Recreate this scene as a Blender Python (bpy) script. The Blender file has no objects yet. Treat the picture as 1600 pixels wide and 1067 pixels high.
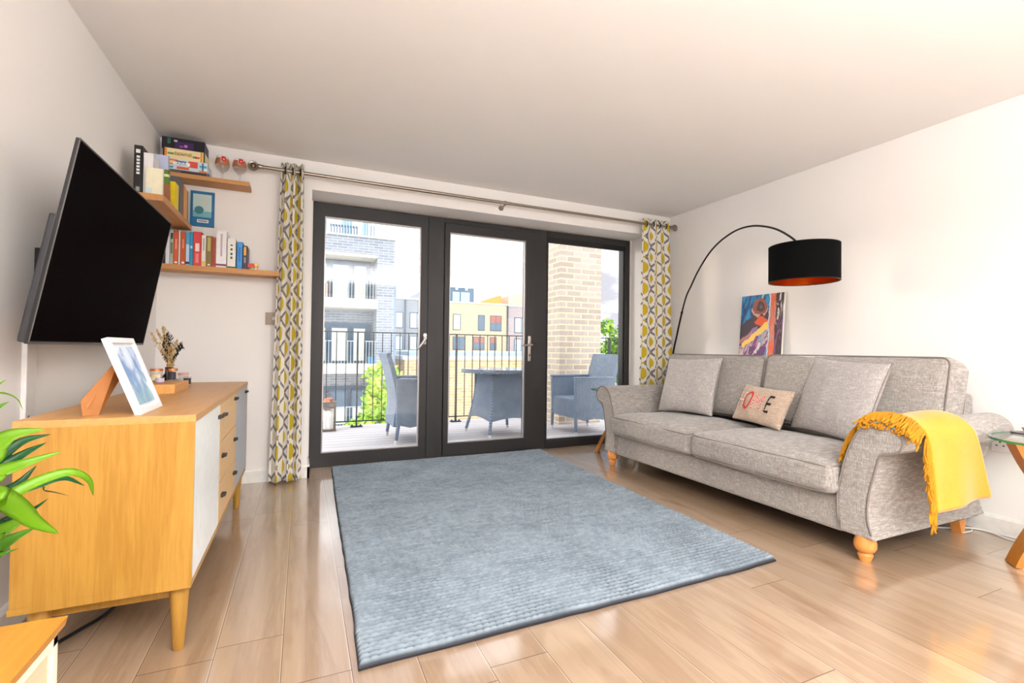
import bpy, bmesh, math, random
import numpy as np
from mathutils import Vector, Matrix, noise
random.seed(7)
PI = math.pi
S = bpy.context.scene
C = S.collection

# ---------------------------------------------------------------- camera
yaw, pitch, roll = 0.41644, 0.01582, 0.01213
fwd = Vector((math.sin(yaw)*math.cos(pitch), math.cos(yaw)*math.cos(pitch), math.sin(pitch)))
rt0 = Vector((math.cos(yaw), -math.sin(yaw), 0)); up0 = rt0.cross(fwd)
rt = rt0*math.cos(roll)+up0*math.sin(roll); up = up0*math.cos(roll)-rt0*math.sin(roll)
cam_d = bpy.data.cameras.new('camera'); cam = bpy.data.objects.new('camera', cam_d); C.objects.link(cam)
m = Matrix((rt, up, -fwd)).transposed().to_4x4(); m.translation = Vector((0, 0, .95))
cam.matrix_world = m
cam_d.sensor_width = 36; cam_d.lens = 739.48/1600*36; cam_d.clip_start = .03; cam_d.clip_end = 500
S.camera = cam

# ---------------------------------------------------------------- exposure, sky and lights
S.view_settings.view_transform = 'Standard'; S.view_settings.look = 'None'
S.view_settings.gamma = 1; S.view_settings.use_curve_mapping = False
S.view_settings.exposure = 0.3
W = bpy.data.worlds.new('world'); S.world = W; W.use_nodes = True
wn = W.node_tree; wn.nodes.clear()
wo = wn.nodes.new('ShaderNodeOutputWorld'); wb = wn.nodes.new('ShaderNodeBackground')
wt = wn.nodes.new('ShaderNodeTexCoord'); wm = wn.nodes.new('ShaderNodeMapping'); wm.inputs['Scale'].default_value = (1.2, 1.2, 4)
wz = wn.nodes.new('ShaderNodeTexNoise'); wz.inputs['Scale'].default_value = 2.2; wz.inputs['Detail'].default_value = 5
wr = wn.nodes.new('ShaderNodeValToRGB')
wr.color_ramp.elements[0].position = .38; wr.color_ramp.elements[0].color = (.25, .245, .275, 1)
wr.color_ramp.elements[1].position = .58; wr.color_ramp.elements[1].color = (1.0, 1.0, 1.02, 1)
wn.links.new(wt.outputs['Generated'], wm.inputs[0]); wn.links.new(wm.outputs[0], wz.inputs[0])
wn.links.new(wz.outputs['Fac'], wr.inputs[0]); wn.links.new(wr.outputs[0], wb.inputs[0])
wb.inputs[1].default_value = 2.9
wn.links.new(wb.outputs[0], wo.inputs[0])

def area(name, loc, rot, sx, sy, power, col=(1, 1, 1), spread=180):
    d = bpy.data.lights.new(name, 'AREA'); d.shape = 'RECTANGLE'; d.size = sx; d.size_y = sy
    d.energy = power; d.color = col; d.spread = math.radians(spread)
    o = bpy.data.objects.new(name, d); C.objects.link(o); o.location = loc; o.rotation_euler = rot
    return o
# added fill, unseen behind the camera: flash bounced off ceiling, weak overhead light
area('ceiling_bounce_fill', (.7, -1.1, 1.75), (math.radians(180), 0, 0), 2.4, 1.8, 290, (.97, .98, 1))
area('overhead_fill', (1.3, -1.6, 2.28), (0, 0, 0), 1.8, 1.2, 26, (1, .97, .93))
sun_d = bpy.data.lights.new('sun', 'SUN'); sun_d.energy = .65; sun_d.angle = math.radians(4); sun_d.color = (1, .80, .64)
sun = bpy.data.objects.new('sun', sun_d); C.objects.link(sun)
sun.rotation_euler = Vector((.78, -.62, -.10)).to_track_quat('-Z', 'Y').to_euler()

# ---------------------------------------------------------------- node expressions
class X:
    def __init__(s, nt, sock): s.nt = nt; s.k = sock
    def _b(s, op, *a):
        n = s.nt.nodes.new('ShaderNodeMath'); n.operation = op
        for i, v in enumerate((s,)+a):
            if isinstance(v, X): s.nt.links.new(v.k, n.inputs[i])
            else: n.inputs[i].default_value = v
        return X(s.nt, n.outputs[0])
    def __add__(s, o): return s._b('ADD', o)
    __radd__ = __add__
    def __mul__(s, o): return s._b('MULTIPLY', o)
    __rmul__ = __mul__
    def __sub__(s, o): return s._b('SUBTRACT', o)
    def __rsub__(s, o): return (s*-1)+o
    def __truediv__(s, o): return s._b('DIVIDE', o)
    def __neg__(s): return s*-1
    def mod(s, o): return s._b('FLOORED_MODULO', o)
    def abs(s): return s._b('ABSOLUTE')
    def floor(s): return s._b('FLOOR')
    def cos(s): return s._b('COSINE')
    def sin(s): return s._b('SINE')
    def sqrt(s): return s._b('SQRT')
    def lt(s, o): return s._b('LESS_THAN', o)
    def gt(s, o): return s._b('GREATER_THAN', o)
    def min(s, o): return s._b('MINIMUM', o)
    def max(s, o): return s._b('MAXIMUM', o)
    def clamp(s): return s.max(0.).min(1.)
    def ss(s, a, b):
        n = s.nt.nodes.new('ShaderNodeMapRange'); n.interpolation_type = 'SMOOTHSTEP'
        s.nt.links.new(s.k, n.inputs[0]); n.inputs[1].default_value = a; n.inputs[2].default_value = b
        return X(s.nt, n.outputs[0])

class Mat:
    """a principled material with helpers for procedural colour"""
    def __init__(s, name, col=(.8, .8, .8), rough=.5, metal=0, **kw):
        s.m = bpy.data.materials.new(name); s.m.use_nodes = True; s.nt = s.m.node_tree
        s.b = s.nt.nodes['Principled BSDF']
        s.b.inputs['Base Color'].default_value = (*lin(col), 1); s.b.inputs['Roughness'].default_value = rough
        s.b.inputs['Metallic'].default_value = metal
        for k, v in kw.items(): s.b.inputs[k.replace('_', ' ')].default_value = v
    def coords(s, kind='Object', uv=None):
        n = s.nt.nodes.new('ShaderNodeTexCoord'); v = n.outputs[kind]
        q = s.nt.nodes.new('ShaderNodeSeparateXYZ'); s.nt.links.new(v, q.inputs[0])
        return [X(s.nt, q.outputs[i]) for i in range(3)]
    def world(s):
        n = s.nt.nodes.new('ShaderNodeNewGeometry')
        q = s.nt.nodes.new('ShaderNodeSeparateXYZ'); s.nt.links.new(n.outputs['Position'], q.inputs[0])
        return [X(s.nt, q.outputs[i]) for i in range(3)]
    def vec(s, x, y, z=0.):
        n = s.nt.nodes.new('ShaderNodeCombineXYZ')
        for i, v in enumerate((x, y, z)):
            if isinstance(v, X): s.nt.links.new(v.k, n.inputs[i])
            else: n.inputs[i].default_value = v
        return n.outputs[0]
    def noise(s, v, scale=5, detail=3, rough=.5, dist=0):
        n = s.nt.nodes.new('ShaderNodeTexNoise'); s.nt.links.new(v, n.inputs['Vector'])
        n.inputs['Scale'].default_value = scale; n.inputs['Detail'].default_value = detail
        n.inputs['Roughness'].default_value = rough; n.inputs['Distortion'].default_value = dist
        return X(s.nt, n.outputs['Fac'])
    def white(s, v):
        n = s.nt.nodes.new('ShaderNodeTexWhiteNoise'); n.noise_dimensions = '3D'; s.nt.links.new(v, n.inputs['Vector'])
        return X(s.nt, n.outputs['Value'])
    def mix(s, f, a, b):
        n = s.nt.nodes.new('ShaderNodeMix'); n.data_type = 'RGBA'
        if isinstance(f, X): s.nt.links.new(f.k, n.inputs[0])
        else: n.inputs[0].default_value = f
        for i, v in ((6, a), (7, b)):
            if isinstance(v, tuple): n.inputs[i].default_value = (*lin(v), 1)
            else: s.nt.links.new(v, n.inputs[i])
        return n.outputs[2]
    def color(s, sock): s.nt.links.new(sock, s.b.inputs['Base Color']); return s
    def bump(s, h, strength=.3, dist=.002):
        n = s.nt.nodes.new('ShaderNodeBump'); n.inputs['Strength'].default_value = strength; n.inputs['Distance'].default_value = dist
        s.nt.links.new(h.k, n.inputs['Height']); s.nt.links.new(n.outputs[0], s.b.inputs['Normal']); return s
def lin(c):
    return tuple((v/12.92 if v <= .04045 else ((v+.055)/1.055)**2.4) for v in c)

MATS = {}
def mat(name, col, rough=.5, metal=0, **kw):
    """plain material with a faint procedural unevenness"""
    if name in MATS: return MATS[name].m
    M = Mat(name, col, rough, metal, **kw); MATS[name] = M
    x, y, z = M.coords()
    n = M.noise(M.vec(x, y, z), 30, 2)
    d = tuple(v*.94 for v in col)
    M.color(M.mix(n, d, tuple(min(1, v*1.03) for v in col)))
    return M.m

def mat_wood(name, a, b, axis='y', scale=1., rough=.45, ring=.5):
    M = Mat(name, a, rough)
    x, y, z = M.coords()
    if axis == 'y': v = M.vec(x*16, y*1.1, z*16)
    elif axis == 'x': v = M.vec(x*1.1, y*16, z*16)
    else: v = M.vec(x*16, y*16, z*1.1)
    n = M.noise(v, 1.6*scale, 4, .6, .35)
    w = (n*24).sin()*.5+.5
    f = M.noise(v, 9*scale, 3, .6)
    t = (w*ring*.5+f*.9-.18).clamp()
    M.color(M.mix(t, a, b)); M.bump(f, .12, .001)
    return M.m

def mat_brick(name, c1, c2, mortar, bw=.225, bh=.075, ms=.012, bump=.4, tone=.5):
    M = Mat(name, c1, .9)
    x, y, z = M.world()
    n = M.nt.nodes.new('ShaderNodeTexBrick')
    M.nt.links.new(M.vec(x+y*.97, z, 0.), n.inputs['Vector'])
    n.inputs['Scale'].default_value = 1; n.inputs['Brick Width'].default_value = bw; n.inputs['Row Height'].default_value = bh
    n.inputs['Mortar Size'].default_value = ms; n.inputs['Bias'].default_value = 0; n.inputs['Mortar Smooth'].default_value = .15
    n.inputs['Color1'].default_value = (*lin(c1), 1); n.inputs['Color2'].default_value = (*lin(c2), 1); n.inputs['Mortar'].default_value = (*lin(mortar), 1)
    q = M.noise(M.vec(x, y, z), 14, 3)
    M.color(M.mix((q*tone).clamp(), n.outputs['Color'], tuple(v*.9 for v in c2)))
    inv = X(M.nt, n.outputs['Fac'])*-1.+1.+q*.4
    M.bump(inv, bump, .01)
    return M.m

def mat_linen(name, base, dark, light):
    M = Mat(name, base, .95)
    M.b.inputs['Sheen Weight'].default_value = .25
    x, y, z = M.coords()
    a = M.noise(M.vec(x*22, y*22, z*330), 1, 3, .7)
    b = M.noise(M.vec(x*300, y*300, z*22), 1, 3, .7)
    c = M.noise(M.vec(x*22, y*330, z*60), 1, 2, .7)
    t = ((a+b+c)*.3333).ss(.40, .62)
    col = M.mix(t, dark, base); t2 = ((a*.6+c*.4)).ss(.52, .70)
    M.color(M.mix(t2, col, light)); M.bump(a+b+c, .35, .0015)
    return M.m

# ---------------------------------------------------------------- mesh helpers
def obj(name, bm, material=None, parent=None, smooth=False, sharp=None):
    me = bpy.data.meshes.new(name)
    if isinstance(bm, bmesh.types.BMesh):
        bm.normal_update(); bm.to_mesh(me); bm.free()
    else: me = bm; me.name = name
    mats = material if isinstance(material, (list, tuple)) else [material]
    for q in mats:
        if q: me.materials.append(q)
    if smooth:
        me.polygons.foreach_set('use_smooth', [True]*len(me.polygons))
        if sharp: me.set_sharp_from_angle(angle=math.radians(sharp))
    o = bpy.data.objects.new(name, me); C.objects.link(o)
    if parent: o.parent = parent
    return o
def thing(name, label, cat, loc=(0, 0, 0), rz=0, group=None):
    o = bpy.data.objects.new(name, None); C.objects.link(o); o.empty_display_size = .1
    o.location = loc; o.rotation_euler = (0, 0, rz); o['label'] = label; o['category'] = cat
    if group: o['group'] = group
    return o
def tag(o, label, cat, group=None):
    o['label'] = label; o['category'] = cat
    if group: o['group'] = group
    return o
def struct(name, bm, material, parent=None):
    o = obj(name, bm, material, parent)
    if not parent: o['kind'] = 'structure'
    return o
def BM(): return bmesh.new()
def box(bm, x0, x1, y0, y1, z0, z1, bev=0, seg=2, M=None, mi=0):
    r = bmesh.ops.create_cube(bm, size=1)
    vs = r['verts']
    for v in vs:
        v.co = Vector(((x0+x1)/2+v.co.x*(x1-x0), (y0+y1)/2+v.co.y*(y1-y0), (z0+z1)/2+v.co.z*(z1-z0)))
    fs = list({f for v in vs for f in v.link_faces})
    for f in fs: f.material_index = mi
    if M is not None: bmesh.ops.transform(bm, matrix=M, verts=vs)
    if bev:
        es = list({e for v in vs for e in v.link_edges})
        bmesh.ops.bevel(bm, geom=es, offset=bev, segments=seg, profile=.6, affect='EDGES', clamp_overlap=True)
    return bm
def bx(*a, **k): return box(BM(), *a, **k)
def lathe(bm, prof, c=(0, 0, 0), n=32, M=None, close=False):
    rings = []
    for r, z in prof:
        ring = [bm.verts.new((c[0]+r*math.cos(2*PI*i/n), c[1]+r*math.sin(2*PI*i/n), c[2]+z)) for i in range(n)] if r > 1e-6 else [bm.verts.new((c[0], c[1], c[2]+z))]
        rings.append(ring)
    allv = [v for q in rings for v in q]
    for a, b in zip(rings, rings[1:]):
        for i in range(n):
            j = (i+1) % n
            if len(a) == 1 and len(b) > 1: bm.faces.new((a[0], b[j], b[i]))
            elif len(b) == 1 and len(a) > 1: bm.faces.new((a[i], a[j], b[0]))
            elif len(a) > 1: bm.faces.new((a[i], a[j], b[j], b[i]))
    if len(rings[0]) > 1 and close: bm.faces.new(rings[0][::-1])
    if len(rings[-1]) > 1 and close: bm.faces.new(rings[-1])
    if M is not None: bmesh.ops.transform(bm, matrix=M, verts=allv)
    return bm
def catmull(P, k=8, closed=False):
    P = [Vector(p) for p in P]; n = len(P); out = []
    for i in range(n if closed else n-1):
        p0 = P[(i-1) % n] if closed or i > 0 else P[0]*2-P[1]
        p1 = P[i]; p2 = P[(i+1) % n]
        p3 = P[(i+2) % n] if closed or i+2 < n else P[-1]*2-P[-2]
        for j in range(k):
            t = j/k
            out.append(.5*((2*p1)+(p2-p0)*t+(2*p0-5*p1+4*p2-p3)*t*t+(3*p1-p0-3*p2+p3)*t*t*t))
    if not closed: out.append(P[-1])
    return out
def tube(bm, pts, r, n=8, closed=False, cap=True):
    pts = [Vector(p) for p in pts]; N = len(pts); rings = []
    prev = None
    for i, p in enumerate(pts):
        a = pts[(i-1) % N] if closed or i > 0 else p; b = pts[(i+1) % N] if closed or i < N-1 else p
        t = (b-a).normalized()
        if prev is None:
            u = t.orthogonal().normalized()
        else:
            u = (prev-t*prev.dot(t)); u = u.normalized() if u.length > 1e-6 else t.orthogonal().normalized()
        prev = u; w = t.cross(u)
        rr = r[i] if isinstance(r, (list, tuple)) else r
        rings.append([bm.verts.new(p+(u*math.cos(2*PI*k/n)+w*math.sin(2*PI*k/n))*rr) for k in range(n)])
    for i in range(N if closed else N-1):
        A, B = rings[i], rings[(i+1) % N]
        for k in range(n):
            l = (k+1) % n; bm.faces.new((A[k], A[l], B[l], B[k]))
    if cap and not closed:
        bm.faces.new(rings[0][::-1]); bm.faces.new(rings[-1])
    return bm
def prism(bm, poly, axis, a, b, bev=0):
    """extrude a 2D polygon (list of pairs) along axis from a to b. axis x: pair=(y,z); y: (x,z); z: (x,y)"""
    def mk(p, t): return {'x': (t, p[0], p[1]), 'y': (p[0], t, p[1]), 'z': (p[0], p[1], t)}[axis]
    A = [bm.verts.new(mk(p, a)) for p in poly]; B = [bm.verts.new(mk(p, b)) for p in poly]
    n = len(poly); fs = [bm.faces.new(A), bm.faces.new(B[::-1])]
    for i in range(n): fs.append(bm.faces.new((A[i], B[i], B[(i+1) % n], A[(i+1) % n])))
    bmesh.ops.recalc_face_normals(bm, faces=fs)
    if bev:
        es = [e for f in fs[:2] for e in f.edges]
        bmesh.ops.bevel(bm, geom=es, offset=bev, segments=3, profile=.6, affect='EDGES', clamp_overlap=True)
    return bm
def grid(bm, nu, nv, f, closed_u=False):
    V = [[bm.verts.new(f(i/nu, j/nv)) for j in range(nv+1)] for i in range(nu if closed_u else nu+1)]
    for i in range(nu):
        A = V[i]; B = V[(i+1) % len(V)]
        for j in range(nv): bm.faces.new((A[j], B[j], B[j+1], A[j+1]))
    return V
def rbox(dx, dy, dz, r, n=14, bulge=(0, 0, 0), wob=0, seed=0):
    """upholstery block: rounded box with crowned faces, centred on the origin"""
    bm = BM(); h = Vector((dx/2, dy/2, dz/2))
    def spaced(hh):
        k = 5; a = [-hh+r*(1-math.cos(PI/2*i/k)) if False else -hh+r*i/k for i in range(k)]
        mid = [-hh+r+(2*hh-2*r)*i/n for i in range(n+1)]
        return a+mid+[-q for q in a[::-1]]
    ax = [spaced(v) for v in h]
    cache = {}
    def vert(p):
        key = tuple(round(q, 5) for q in p)
        if key in cache: return cache[key]
        p = Vector(p); c = Vector([max(-h[i]+r, min(h[i]-r, p[i])) for i in range(3)]); d = p-c
        q = c+d.normalized()*r if d.length > 1e-9 else p
        u = Vector([q[i]/h[i] for i in range(3)])
        for i in range(3):
            if bulge[i]:
                j, k = (i+1) % 3, (i+2) % 3
                w = max(0, 1-u[j]**4)*max(0, 1-u[k]**4)
                q[i] += bulge[i]*u[i]*w*(1-.0*abs(u[i]))
        if wob: q += noise.noise_vector(q*5+Vector((seed, 0, 0)))*wob
        v = bm.verts.new(q); cache[key] = v; return v
    for i in range(3):
        j, k = (i+1) % 3, (i+2) % 3
        for s in (-1, 1):
            for a in range(len(ax[j])-1):
                for b in range(len(ax[k])-1):
                    def P(aa, bb):
                        p = [0, 0, 0]; p[i] = s*h[i]; p[j] = ax[j][aa]; p[k] = ax[k][bb]; return vert(p)
                    f = [P(a, b), P(a+1, b), P(a+1, b+1), P(a, b+1)]
                    if s < 0: f = f[::-1]
                    if len(set(f)) == 4: bm.faces.new(f)
    return bm
def rloop(hx, hy, r, k=6):
    """rounded rectangle loop"""
    out = []
    for cx, cy, a0 in ((hx-r, hy-r, 0), (-hx+r, hy-r, 90), (-hx+r, -hy+r, 180), (hx-r, -hy+r, 270)):
        for i in range(k+1):
            a = math.radians(a0+90*i/k); out.append((cx+r*math.cos(a), cy+r*math.sin(a)))
    return out
def pillow_fn(w, h, t, wr=0, seed=0, pinch=.07):
    def f(u, v, s):
        """u,v in -1..1, s=+-1 side; lies in local XY facing Z"""
        x = u*w/2*(1-pinch*(1-v*v)); y = v*h/2*(1-pinch*(1-u*u))
        k = max(0, (1-u*u))*max(0, (1-v*v))
        z = s*t/2*k**.42
        if wr:
            z += s*wr*k**.3*(noise.noise(Vector((x*9+seed, y*5, s)))*1.1+noise.noise(Vector((x*22+seed, y*18, s)))*.4)
        return Vector((x, y, z))
    return f
def pillow(w, h, t, wr=0, seed=0, n=30):
    f = pillow_fn(w, h, t, wr, seed); bm = BM()
    sp = lambda i: math.sin(PI/2*(2*i/n-1))
    for s in (1, -1):
        V = [[bm.verts.new(f(sp(i), sp(j), s)) for j in range(n+1)] for i in range(n+1)]
        for i in range(n):
            for j in range(n):
                q = (V[i][j], V[i+1][j], V[i+1][j+1], V[i][j+1]); bm.faces.new(q if s > 0 else q[::-1])
    bmesh.ops.remove_doubles(bm, verts=bm.verts, dist=1e-5)
    return bm, f
def text_mesh(txt, size, depth=.0008, align='CENTER', shear=0):
    cu = bpy.data.curves.new('t', 'FONT'); cu.body = txt; cu.size = size; cu.extrude = depth; cu.align_x = align; cu.align_y = 'CENTER'; cu.shear = shear
    o = bpy.data.objects.new('t', cu); C.objects.link(o)
    dg = bpy.context.evaluated_depsgraph_get(); dg.update()
    me = bpy.data.meshes.new_from_object(o.evaluated_get(dg)); bpy.data.objects.remove(o)
    return me
def lettering(name, txt, size, material, parent, M, shear=0, sx=1):
    me = text_mesh(txt, size, shear=shear); me.transform(Matrix.Diagonal((sx, 1, 1, 1))); me.transform(M)
    return obj(name, me, material, parent)
def frame3(o, xa, ya):
    xa = Vector(xa).normalized(); ya = Vector(ya).normalized(); za = xa.cross(ya)
    m = Matrix((xa, ya, za)).transposed().to_4x4(); m.translation = Vector(o); return m
# ================================================================ THE ROOM
L, R, D, H = -.875, 3.409, 3.753, 2.309
BY = -3.6
wallM = Mat('white_wall_paint', (.93, .915, .90), .85); _x, _y, _z = wallM.world(); wallM.bump(wallM.noise(wallM.vec(_x, _y, _z), 160, 2), .04, .0006)
ceilM = Mat('white_ceiling_paint', (.93, .92, .91), .9)
trimM = mat('white_gloss_trim', (.93, .92, .90), .35)
# floor : laminate planks along Y
fm = Mat('oak_laminate_planks', (.75, .62, .49), .3)
x, y, z = fm.world()
u = (x-.148)/.19; k = u.floor(); fu = u-k
yo = (y-(k*-.104+k*k*.484+.595)+1.0)/1.29; j = yo.floor(); fv = yo-j
rnd = fm.white(fm.vec(k+.5, j+.5, 3.)); rn2 = fm.white(fm.vec(k+.5, j+.5, 9.))
gv = fm.vec(x*9.+rnd*40., y*.9+rn2*30., rnd*17.)
g = fm.noise(gv, 1.3, 5, .6, .6); rings = (g*26.).sin()*.5+.5
fine = fm.noise(fm.vec(x*90.+rnd*9., y*2.5, 0.), 1.5, 4, .65)
kn = fm.noise(fm.vec(x*7.+rn2*50., y*2.2+rnd*20., 1.), 1.2, 3, .5).ss(.58, .74)
base = fm.mix(rnd, (.65, .55, .45), (.73, .63, .53))
base = fm.mix((rings*.55*g+fine*.34).clamp(), base, (.52, .40, .29))
base = fm.mix(kn*.55, base, (.50, .36, .24))
seam = (fu.lt(.012)).max(fv.lt(.0022)); lite = (fu.gt(.986))*.35
base = fm.mix(lite, base, (.93, .86, .78))
fm.color(fm.mix(seam, base, (.36, .24, .15)))
fm.bump(fine*.25+seam*-1.2, .25, .0012)
fm.b.inputs['Roughness'].default_value = .34; fm.b.inputs['Coat Weight'].default_value = 1; fm.b.inputs['Coat Roughness'].default_value = .10; fm.b.inputs['Coat IOR'].default_value = 2.1
struct('floor', bx(L-.15, R+.15, BY-.15, D+.36, -.12, 0), fm.m)
struct('ceiling', bx(L-.15, R+.15, BY-.15, D+.36, H, H+.15), ceilM.m)
struct('wall_left', bx(L-.15, L, BY, D+.36, 0, H), wallM.m)
struct('wall_right', bx(R, R+.15, BY, D+.36, 0, H), wallM.m)
OX0, OX1, OZ = .045, 3.14, 2.10
b = bx(L, OX0, D, D+.36, 0, H); box(b, OX1, R, D, D+.36, 0, H); box(b, OX0, OX1, D, D+.36, OZ, H)
struct('wall_back', b, wallM.m)
# wall behind the camera with its window opening
b = bx(L, -.2, BY-.15, BY, 0, H); box(b, 3.3, R, BY-.15, BY, 0, H); box(b, -.2, 3.3, BY-.15, BY, 0, .6); box(b, -.2, 3.3, BY-.15, BY, 2.2, H)
struct('wall_front', b, wallM.m)
def skirting(name, poly_axis, a, b_, at, side):
    pr = [(0, 0), (.016, 0), (.016, .08), (.009, .094), (0, .096)]
    bm = BM()
    if poly_axis == 'x': prism(bm, [(at+side*p, q) for p, q in pr], 'x', a, b_)
    else: prism(bm, [(at+side*p, q) for p, q in pr], 'y', a, b_)
    return struct(name, bm, trimM)
skirting('baseboard_left', 'y', BY, D, L, 1)
skirting('baseboard_right', 'y', BY, D, R, -1)
bm = BM(); pr = [(0, 0), (.016, 0), (.016, .08), (.009, .094), (0, .096)]
prism(bm, [(D-p, q) for p, q in pr], 'x', L, OX0+.016); prism(bm, [(D-p, q) for p, q in pr], 'x', OX1-.016, R)
prism(bm, [(OX0+p, q) for p, q in pr], 'y', D-.016, D+.26); prism(bm, [(OX1-p, q) for p, q in pr], 'y', D-.016, D+.26)
struct('baseboard_back', bm, trimM)
# boxed-in ledge behind the sofa
struct('trim_1', bx(3.335, R, 1.95, 3.36, .0, .912, bev=.004), trimM)

# ---------------------------------------------------------------- glazing in dark grey aluminium
alu = mat('dark_grey_aluminium', (.17, .165, .165), .45, .1)
aluD = mat('black_gasket', (.06, .06, .065), .5)
aluL = mat('silver_spacer_bar', (.72, .70, .70), .3, .6)
def thin_glass(name, tint, ior, rough=0., strength=1.):
    """clear pane with the same Fresnel reflection on both of its faces"""
    g_ = bpy.data.materials.new(name); g_.use_nodes = True; nt = g_.node_tree; nt.nodes.clear()
    o_ = nt.nodes.new('ShaderNodeOutputMaterial'); mx = nt.nodes.new('ShaderNodeMixShader'); tr = nt.nodes.new('ShaderNodeBsdfTransparent'); gl = nt.nodes.new('ShaderNodeBsdfGlossy')
    ge = nt.nodes.new('ShaderNodeNewGeometry'); bf = X(nt, ge.outputs['Backfacing']); fr = nt.nodes.new('ShaderNodeFresnel')
    nt.links.new((bf*(1/ior-ior)+ior).k, fr.inputs[0]); f_ = X(nt, fr.outputs[0])*strength
    gl.inputs['Roughness'].default_value = rough; tr.inputs[0].default_value = (*tint, 1)
    nt.links.new(f_.k, mx.inputs[0]); nt.links.new(tr.outputs[0], mx.inputs[1]); nt.links.new(gl.outputs[0], mx.inputs[2]); nt.links.new(mx.outputs[0], o_.inputs[0])
    return g_
gm = thin_glass('window_glass', (.97, .985, .98), 1.45)
steel = mat('brushed_steel', (.72, .70, .68), .3, .9)
FY = 4.03
def ring_frame(bm, x0, x1, z0, z1, gx0, gx1, gz0, gz1, y0, y1, bev=.003):
    box(bm, x0, gx0, y0, y1, z0, z1, bev); box(bm, gx1, x1, y0, y1, z0, z1, bev)
    box(bm, gx0-.002, gx1+.002, y0, y1, z0, gz0, bev); box(bm, gx0-.002, gx1+.002, y0, y1, gz1, z1, bev)
def glazed(name, x0, x1, z0, z1, g, y0, y1, mid=False, recess=0):
    p = bpy.data.objects.new(name, None); C.objects.link(p); p['kind'] = 'structure'
    bm = BM(); ring_frame(bm, x0, x1, z0, z1, *g, y0, y1)
    obj('window_frame' if not mid else 'door_leaf', bm, alu, p)
    bm = BM(); a = .012+recess
    ring_frame(bm, g[0]-.001, g[1]+.001, g[2]-.001, g[3]+.001, g[0]+.01+recess, g[1]-.01-recess, g[2]+.01, g[3]-.01-recess, y0+.012, y0+.04, .002)
    obj('glazing_bead', bm, aluL if not recess else aluD, p)
    bm = bx(g[0], g[1], y0+.044, y0+.050, g[2], g[3]); obj('glass_pane', bm, gm, p)
    return p
w1 = glazed('window_1', .058, .98, 0, 2.094, (.146, .92, .108, 1.99), FY, FY+.075)
d1 = glazed('door_1', 1.128, 1.998, .014, 2.048, (1.172, 1.914, .118, 1.972), FY-.012, FY+.063, True)
w2 = glazed('window_2', 2.145, 3.122, 0, 2.094, (2.150, 3.062, .072, 2.03), FY, FY+.11, recess=.004)
# outer frame between and above the panels
bm = bx(.984, 1.124, FY, FY+.08, 0, 2.094, bev=.003); box(bm, 2.002, 2.141, FY, FY+.08, 0, 2.094, .003)
box(bm, 1.124, 2.002, FY, FY+.08, 2.052, 2.094, .003); box(bm, 1.124, 2.002, FY, FY+.08, 0, .012)
box(bm, .980, .984, FY+.01, FY+.07, 0, 2.09); box(bm, 2.141, 2.145, FY+.01, FY+.07, 0, 2.09); box(bm, 1.062, 1.066, FY-.001, FY+.01, 0, 2.09)
struct('trim_2', bm, alu)
bm = bx(2.15, 3.06, FY+.004, FY+.03, 1.985, 2.03, bev=.002); obj('vent_strip', bm, aluD, w2)
# window fill strips between frame and reveal
bm = bx(OX0-.01, .058, FY-.004, FY+.07, 0, 2.1); box(bm, 3.122, OX1+.01, FY-.004, FY+.07, 0, 2.1)
struct('trim_3', bm, trimM)
# handles
bm = BM(); box(bm, .948, .972, FY-.012, FY, .98, 1.07, .004)
tube(bm, [(.96, FY, 1.035), (.96, FY-.05, 1.035)], .009, 10); tube(bm, [(.962, FY-.05, 1.04), (.945, FY-.052, 1.01), (.905, FY-.054, .955), (.885, FY-.05, .937)], [.011, .011, .009, .008], 10)
tube(bm, [(.960, FY-.014, 1.06), (.960, FY-.002, 1.06)], .016, 12)
obj('window_handle', bm, steel, w1, True, 40)
bm = BM(); box(bm, 1.938, 1.970, FY-.024, FY-.012, .835, 1.075, .006, 3)
tube(bm, [(1.954, FY-.02, .99), (1.954, FY-.065, .99)], .010, 10)
tube(bm, [(1.965, FY-.065, .992), (1.93, FY-.066, .99), (1.85, FY-.062, .985)], [.011, .010, .008], 10)
h = obj('door_handle', bm, steel, d1, True, 40)
bm = BM(); lathe(bm, [(0, .003), (.009, .003), (.009, 0)], n=16, M=frame3((1.954, FY-.023, .893), (1, 0, 0), (0, 0, 1))); obj('keyhole', bm, aluD, h)

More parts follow.
